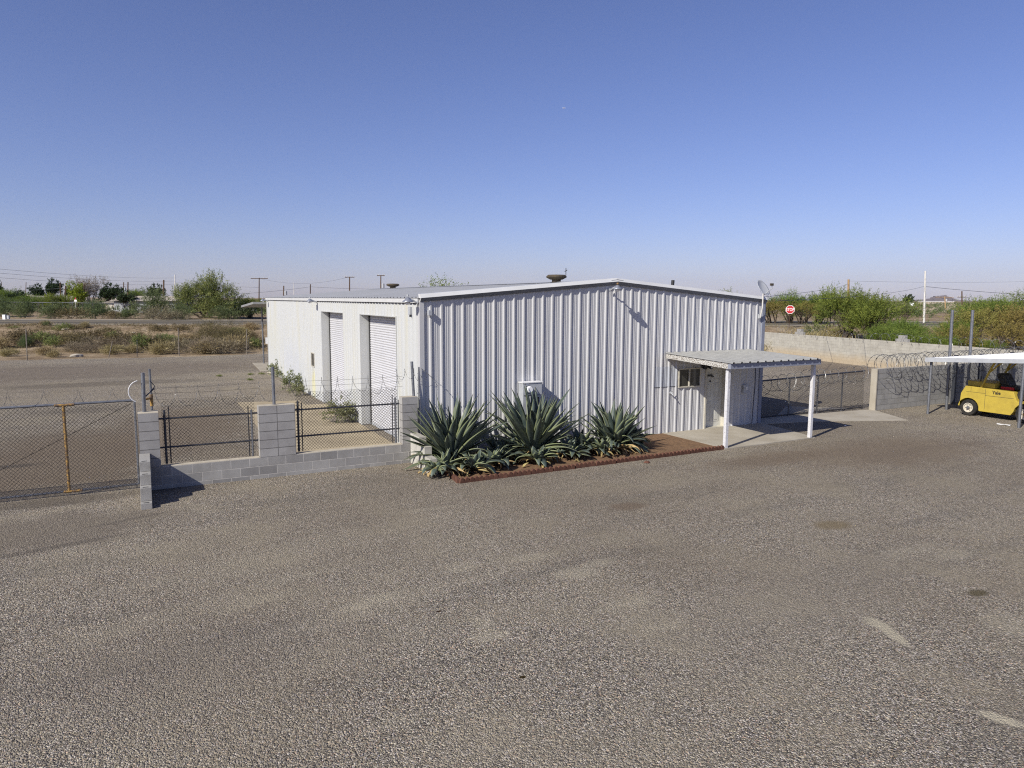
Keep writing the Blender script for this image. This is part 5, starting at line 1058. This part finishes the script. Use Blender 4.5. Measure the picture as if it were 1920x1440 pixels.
# ------------------------------------------------------------------ fence stakes on the left, wire
stakes = []
for px, y0, y1, dx, r, m, lb in [(51, 617, 676, -2.5, .045, 'greybark', 'leftmost wooden fence stake at the gravel edge'), (203, 640, 671, 8, .035, 'greybark', 'thin wooden stake leaning sharply to the right'), (257, 637, 669, 0, .03, 'darksteel', 'short dark steel stake right of the leaning one'), (336, 615, 667, -2, .045, 'greybark', 'tall wooden fence stake right of the short dark stake'), (463, 617, 664, -.5, .04, 'greybark', 'tall pale stake near the far end of the warehouse'), (466.5, 632, 662, 0, .022, 'darksteel', 'thin dark stake beside the tall pale one')]:
    p = gp_(px, y1); dp = (Vector(p)-Vector(CAM)).dot(Vector(f0)); tp = ad(px+dx, y0, dp); stakes.append((p, tp))
    one(MB().tube([(p[0], p[1], p[2]-.1), tuple(tp)], r*.8, 6).build('fence_stake', MT[m]), lb, 'fence stake', 'fence stakes along the gravel edge')
b = MB()
for fr in (.45, .85):
    b.tube([tuple(Vector(a).lerp(Vector(c), fr)) for a, c in (stakes[0], stakes[2], stakes[3], stakes[4])], .006, 3)
one(b.build('fence_wire', MT['wire']), 'two thin sagging fence wires between the stakes', 'fence wire')
# pipe rail fence beyond the road at the left
p0, p1 = Vector(far(-30, 118)), Vector(far(232, 118)); r_ = root('pipe_fence', (p0+p1)/2, 'long thin dark fence beyond the road at the left', 'fence')
MB().tube([p0+Vector((0, 0, 1.75)), p1+Vector((0, 0, 1.75))], .05, 5).build('rail', MT['darksteel'], r_)
for k in range(15): q = p0.lerp(p1, k/14); MB().tube([q, q+Vector((0, 0, 1.75))], .05, 5).build('post', MT['darksteel'], r_)
# ------------------------------------------------------------------ houses, cars, small things beyond the road
def house(px, dist, w_, d_, h_, rh, wall, roofm, label, rz=None, wins=2):
    p = far(px, dist); e = empty('house', p, YV if rz is None else rz, label, 'house', 'distant houses')
    MB().box((-w_/2, -d_/2, -.2), (w_/2, d_/2, h_)).build('wall', MT[wall], e)
    b = MB(); o_ = .5; b.add([(-w_/2-o_, -d_/2-o_, h_-.05), (w_/2+o_, -d_/2-o_, h_-.05), (w_/2+o_, d_/2+o_, h_-.05), (-w_/2-o_, d_/2+o_, h_-.05), (-w_/2-o_, 0, h_+rh), (w_/2+o_, 0, h_+rh)], [(0, 1, 5, 4), (2, 3, 4, 5), (1, 2, 5), (3, 0, 4), (3, 2, 1, 0)]); b.build('roof', MT[roofm], e)
    for k in range(wins):
        x = -w_/2+w_*(k+.7)/(wins+.4); wn = MB().box((x-.6, -d_/2-.04, 1.0), (x+.6, -d_/2-.005, 2.0)).build('window', MT['beige'], e)
        pn = MB().box((x-.5, -d_/2-.06, 1.1), (x+.5, -d_/2-.041, 1.9)).build('pane', MT['glass']); pn.parent = wn
    MB().box((w_/2-1.9, -d_/2-.05, 0), (w_/2-1.0, -d_/2-.005, 2.0)).build('door', MT['beige'], e)
    e.scale = (1, 1, .74); return e
house(292, 125, 10.5, 7, 2.9, 1.1, 'greywall', 'roofbeige', 'grey walled house with a tan roof behind the large rounded bush')
house(82, 175, 14, 8, 2.7, 1.3, 'stucco', 'roofbeige', 'long low beige house left of the lime green tree', .2, 3)
house(15, 185, 11, 8, 2.9, 1.4, 'stucco', 'stucco', 'pale beige house at the far left behind dark trees', .0)
house(126, 190, 9, 7, 2.8, 1.2, 'greywall', 'roofbeige', 'grey house just left of the lime green tree', .3)
house(219, 140, 2.4, 3, 2.3, .2, 'stucco', 'roofbeige', 'small white shed between the two dark green trees', None, 0)
def vehicle(px, dist, rz, m, label, van=False):
    p = far(px, dist); e = empty('parked_car', p, rz, label, 'car', 'cars parked beyond the road')
    L = 4.6; H_ = 1.45 if not van else 1.9
    prof = [(-L/2, .35), (-L/2, .85), (-L/2+.9, .95), (-L/2+1.5, H_), (L/2-1.0, H_), (L/2-.2, .95), (L/2, .85), (L/2, .35)]
    MB().prism(prof, -.88, .88, 'y').build('body', m, e, bevel=.05)
    MB().prism([(-L/2+1.05, .97), (-L/2+1.6, H_-.08), (L/2-1.1, H_-.08), (L/2-.45, .97)], -.89, .89, 'y').build('side_window', MT['carglass'], e)
    for x in (-1.4, 1.4):
        for y in (-.85, .85): MB().lathe([(.05, y-.1), (.33, y-.1), (.33, y+.1), (.05, y+.1)], (x, 0, .33), 'y', 14).build('wheel', MT['rubber'], e)
vehicle(455, 128, YV+.1, MT['signwhite'], 'white car parked beyond the road, just left of the far warehouse end', True)
vehicle(446, 136, YV+.4, MT['signwhite'], 'white car parked behind the nearer white one beyond the road')
vehicle(471, 148, YV-.2, MT['signwhite'], 'third white car partly behind bushes beside the far warehouse end')
vehicle(241, 128, YV, MT['signwhite'], 'pale car in front of the dense dark tree beyond the road')
vehicle(1706, 330, .9, MT['signwhite'], 'tiny white vehicle far out on the plain right of the mesquites', True)
p = far(9, 85); e = empty('utility_box', p, YV, 'pair of small white utility boxes on the far road verge at the left edge', 'utility box'); e.scale = (.6, .6, .6); MB().box((-.3, -.25, 0), (.3, .25, .95)).build('cabinet', MT['signwhite'], e, bevel=.04); MB().box((.31, -.2, 0), (.55, .2, .85)).build('dark_panel', MT['darksteel'], e); MB().box((.56, -.2, .1), (.95, .2, .8)).build('small_cabinet', MT['grey'], e, bevel=.03)
# small red and white warning sign
p = Vector(far(144, 112)); r_ = root('warning_sign', p, 'small red and white triangular marker in front of the lime green tree', 'sign')
MB().tube([p, p+Vector((0, 0, 2.0))], .04, 6).build('post', MT['palepole'], r_)
rtv = Vector(r0); MB().add([p+rtv*-.25+Vector((0, -.05, 2.0)), p+rtv*.25+Vector((0, -.05, 2.0)), p+rtv*.0+Vector((0, -.05, 2.7)), p+rtv*-.25+Vector((0, .0, 2.0)), p+rtv*.25+Vector((0, .0, 2.0)), p+Vector((0, .0, 2.7))], [(0, 1, 2), (5, 4, 3), (0, 3, 4, 1), (1, 4, 5, 2), (2, 5, 3, 0)]).build('panel', MT['signwhite'], r_)
MB().add([p+rtv*-.13+Vector((0, -.07, 2.32)), p+rtv*.13+Vector((0, -.07, 2.32)), p+Vector((0, -.07, 2.69)), p+rtv*-.13+Vector((0, -.052, 2.32)), p+rtv*.13+Vector((0, -.052, 2.32)), p+Vector((0, -.052, 2.69))], [(0, 1, 2), (5, 4, 3), (0, 3, 4, 1), (1, 4, 5, 2), (2, 5, 3, 0)]).build('red_tip', MT['red'], r_)
# low white building strip and dirt tracks far right
p = Vector(far(1752, 700)); e = empty('warehouse_far', p, YV, 'long low white building on the horizon below the mountain', 'building'); e.name = 'long_shed'
MB().box((-14, -6, 0), (14, 6, 2.2)).build('wall', MT['stucco'], e); MB().box((-14.3, -6.3, 2.21), (14.3, 6.3, 2.6)).build('roof', MT['signwhite'], e)
def track(pts, wd):
    b = MB(); vs = []
    P = [np.array(far(px, d)) for px, d in pts]
    for i, q in enumerate(P):
        dd = P[min(i+1, len(P)-1)]-P[max(i-1, 0)]; n = np.array([-dd[1], dd[0]]); n = n/np.linalg.norm(n)*wd/2
        vs += [(q[0]-n[0], q[1]-n[1], 1.5+.16), (q[0]+n[0], q[1]+n[1], 1.5+.16)]
    b.add(vs, [(2*i, 2*i+2, 2*i+3, 2*i+1) for i in range(len(P)-1)]); o = b.build('dirt_road', MT['cartan']); tag(o, kind='structure')
track([(1700, 165), (1735, 172), (1770, 195), (1800, 260), (1792, 420), (1770, 600)], 18)
track([(1660, 150), (1700, 165), (1640, 140)], 12)
# ------------------------------------------------------------------ utility poles and lines
def pole(px, ytop, dist, label, m='woodpole', arms=(), r=.14, lean=0., trans=False, armw=2.4):
    b0 = Vector(far(px, dist)); tp = Vector(ad(px+lean, ytop, dist)); rt_ = root('utility_pole', b0, label, 'utility pole', 'utility poles')
    MB().tube([b0-Vector((0, 0, .3)), tp], [r, r*.75], 8).build('shaft', MT[m], rt_)
    for a in arms:
        c = tp-(tp-b0)*a; b = MB(); h = Vector(r0)*armw/2; b.tube([c-h, c+h], .07, 6)
        b.build('crossarm', MT[m], rt_)
        bi = MB()
        for s_ in (-.95, -.55, .55, .95): bi.lathe([(.05, .07), (.06, .18), (.03, .25)], tuple(c+h*s_), 'z', 6)
        bi.build('insulator', MT['palepole'], rt_)
    if trans:
        c = tp-(tp-b0)*.28+Vector(r0)*.45; MB().lathe([(.05, -.5), (.28, -.45), (.28, .35), (.1, .45)], tuple(c), 'z', 12).build('transformer', MT['grey'], rt_)
    return tp
T = {}
T[1] = pole(3, 528, 260, 'thin pole at the extreme left edge of the view', r=.12)
T[2] = pole(49, 529, 230, 'thin pole above the left hand trees, second from the left edge', r=.12)
T[3] = pole(116, 530, 150, 'leaning pole, left of a close pair above the trees', lean=-3, r=.16)
T[4] = pole(123, 536, 140, 'short upright pole, right of the close pair above the trees', r=.16)
T[5] = pole(158, 533, 170, 'pole rising through the grey leafless tree', r=.15)
T[6] = pole(232, 529, 200, 'pole with a grey transformer left of the tan roofed house', trans=True, r=.15)
T[7] = pole(240, 529, 160, 'plain dark pole right of the transformer pole', r=.16)
T[8] = pole(307, 525, 140, 'thick dark pole just left of the big palo verde', r=.18)
T[9] = pole(328, 515, 300, 'white steel pole behind the big palo verde', 'palepole', r=.22)
T[10] = pole(486, 521, 150, 'pole with crossarm left of the far end of the warehouse', arms=(.02, ), trans=False, armw=3.6, r=.13)
T[11] = pole(532, 536, 150, 'short pole with transformer above the warehouse roof, leftmost of the roofline poles', trans=True, r=.15)
T[12] = pole(582, 533, 170, 'plain brown pole above the roof left of the crossarm pair', r=.15)
T[13] = pole(655.5, 519, 140, 'dark pole with a T crossarm above the roof, left of the pair', arms=(.01,), armw=1.9, r=.14)
T[14] = pole(714, 516, 140, 'dark pole with crossarm and transformer above the roof, right of the pair', arms=(.01,), armw=1.5, r=.14, trans=True)
T[15] = pole(551, 529, 320, 'pale thin mast above the far part of the warehouse roof', 'palepole', r=.12)
T[16] = pole(1591, 524, 95, 'tan pole rising behind the tallest mesquite', 'tanpole', r=.17)
T[17] = pole(1733, 508, 88, 'tall pale steel pole in the gap between the mesquites', 'palepole', lean=2, r=.13)
T[18] = pole(1771.5, 556, 230, 'distant tan pole with transformer in front of the mountain', 'tanpole', arms=(.05,), trans=True, r=.18, armw=6)
T[19] = pole(1803.5, 546, 140, 'dark pole with a short crossarm right of the mountain', arms=(.25,), armw=1.8, r=.15)
def line(a, c, sag, r, label, n=12):
    a, c = Vector(a), Vector(c); pts = [a.lerp(c, i/n)-Vector((0, 0, sag*4*(i/n)*(1-i/n))) for i in range(n+1)]
    one(MB().tube(pts, r, 4).build('power_line', MT['cable']), label, 'power line', 'overhead lines')
W1 = Vector((12.1, 1.0, 4.25))
line(W1, T[16]-Vector((0, 0, .6)), 0.2, .014, 'black service cable rising from the warehouse corner to the tan pole')
line(W1-Vector((0, 0, .12)), ad(1733, 537, 88), .3, .014, 'lower black cable from the warehouse corner to the pale steel pole')
line(ad(1733, 537, 88), ad(2050, 558, 84), .2, .028, 'black cable leaving the pale steel pole towards the right edge')
line(T[16]-Vector((0, 0, .2)), ad(2050, 524, 110), .3, .014, 'thin high wire from the tan pole to the right edge')
for k, (ya, yb) in enumerate(((499, 522), (507, 528), (516, 534))): line(ad(-60, ya, 130), ad(328, yb-1, 290), .8, .03, ('highest', 'middle', 'lowest')[k]+' of the three wires running down from the left edge to the white steel pole')
line(ad(-60, 545, 200), T[3]-Vector((0, 0, 1.2)), .3, .025, 'low wire reaching the leaning pole from the left edge')
line(T[4]-Vector((0, 0, .2)), T[7]-Vector((0, 0, .8)), .6, .025, 'low wire between the upright short pole and the plain dark pole')
line(T[9]-Vector((0, 0, 3)), T[10]-Vector((0, 0, 2.0)), .4, .03, 'wire between the white steel pole and the crossarm pole')
line(ad(433, 552, 150), T[12]-Vector((0, 0, .6)), .2, .03, 'wire rising behind the far end of the warehouse to the brown pole')
line(T[12]-Vector((0, 0, .6)), ad(760, 541, 200), .3, .03, 'wire from the brown pole running right behind the roof')
line(T[10]-Vector((0, 0, .1)), T[13], 1.2, .02, 'thin top wire from the crossarm pole over the warehouse')
# ------------------------------------------------------------------ palm, mountain, aircraft
p = Vector(far(1702, 190)); r_ = root('palm_tree', p, 'tiny distant palm left of the pale steel pole', 'palm')
tpp = Vector(ad(1702.5, 561, 190)); MB().tube([p, tpp], .18, 6).build('trunk', MT['bark'], r_)
rg = np.random.default_rng(3); u = rg.normal(0, 1, (60, 3)); u[:, 2] = u[:, 2]*.6+.1; u /= np.linalg.norm(u, axis=1, keepdims=True)
V_, F_, T_ = spray_cloud(rg, np.array(tpp)+np.zeros((60, 3))-np.array(r_['_abs']), u, 6, .7, .25, 1.2); npmesh('crown', V_, F_, FO['dark'], T_, r_)
def ridge(name, pxs, tops, dist, label=None):
    b = MB(); vs = []; n = len(pxs); rg_ = random.Random(2); rows = 7
    for j in range(rows):
        f_ = j/(rows-1)
        for i, (px, ty) in enumerate(zip(pxs, tops)):
            base = Vector(ad(px, 566, dist*(.90+.10*f_))); zt_ = ad(px, ty, dist)[2]
            z = 0+zt_*f_**.8*(1+rg_.uniform(-.10, .10)*(f_ > 0)*(f_ < 1)) ; vs.append((base.x+rg_.uniform(-40, 40), base.y+rg_.uniform(-40, 40), z))
    for i, (px, ty) in enumerate(zip(pxs, tops)): q = Vector(ad(px, 566, dist*1.12)); vs.append((q.x, q.y, 0))
    b.add(vs, [(j*n+i, j*n+i+1, (j+1)*n+i+1, (j+1)*n+i) for j in range(rows) for i in range(n-1)]); o = b.build(name, MT['mountain'], smooth=False); tag(o, kind='structure')
px = list(np.linspace(1700, 1850, 31)); prof = {1700: 565, 1715: 562, 1727: 562, 1735: 561, 1745: 557.5, 1755: 555.5, 1763: 554, 1769: 553, 1776: 555.5, 1785: 560, 1795: 562.5, 1810: 563.5, 1850: 565.5}
ks = sorted(prof); rj = random.Random(8)
ridge('mountain', px, [np.interp(x, ks, [prof[k] for k in ks])+rj.uniform(-.3, .3) for x in px], 9000)
px = list(np.linspace(1560, 2000, 40)); ridge('hills', px, [564.2+.9*math.sin(x*.05)+.5*math.sin(x*.13) for x in px], 14000)
pa_ = Vector(ad(1057.5, 202.5, 3000)); r_ = root('aircraft', pa_, 'tiny white aircraft high in the sky', 'aircraft')
h = Vector(r0); MB().tube([pa_-h*7, pa_-h*5, pa_+h*5, pa_+h*7], [.3, 1.1, 1.0, .3], 8).build('fuselage', MT['signwhite'], r_)
v2 = Vector(f0); MB().add([pa_-h*1.5+v2*7, pa_+h*.2+v2*7, pa_+h*2, pa_-h*1.5-v2*7, pa_+h*.2-v2*7, pa_-h*1.2]+[q+Vector((0, 0, .25)) for q in (pa_-h*1.5+v2*7, pa_+h*.2+v2*7, pa_+h*2, pa_-h*1.5-v2*7, pa_+h*.2-v2*7, pa_-h*1.2)], [(0, 5, 2, 1), (5, 3, 4, 2), (6, 7, 8, 11), (11, 8, 10, 9), (0, 6, 11, 5), (5, 11, 9, 3), (1, 2, 8, 7), (2, 4, 10, 8)]).build('wing', MT['signwhite'], r_)
hm, ht, hb_ = newmat('haze_air'); ht.nodes.remove(hb_); pv = ht.nodes.new('ShaderNodeVolumePrincipled'); pv.inputs['Density'].default_value = 1.8e-5; pv.inputs['Color'].default_value = (.80, .86, 1, 1); pv.inputs['Anisotropy'].default_value = .2
ht.links.new(pv.outputs[0], ht.nodes['Material Output'].inputs['Volume'])
hz = MB().box((-22500, -22500, -4), (22500, 22500, pa_.z+30)).build('haze', hm); tag(hz, 'thin pale desert haze over the whole plain', 'haze', kind='stuff')
for o in sc.objects:
    if '_abs' in o: del o['_abs']
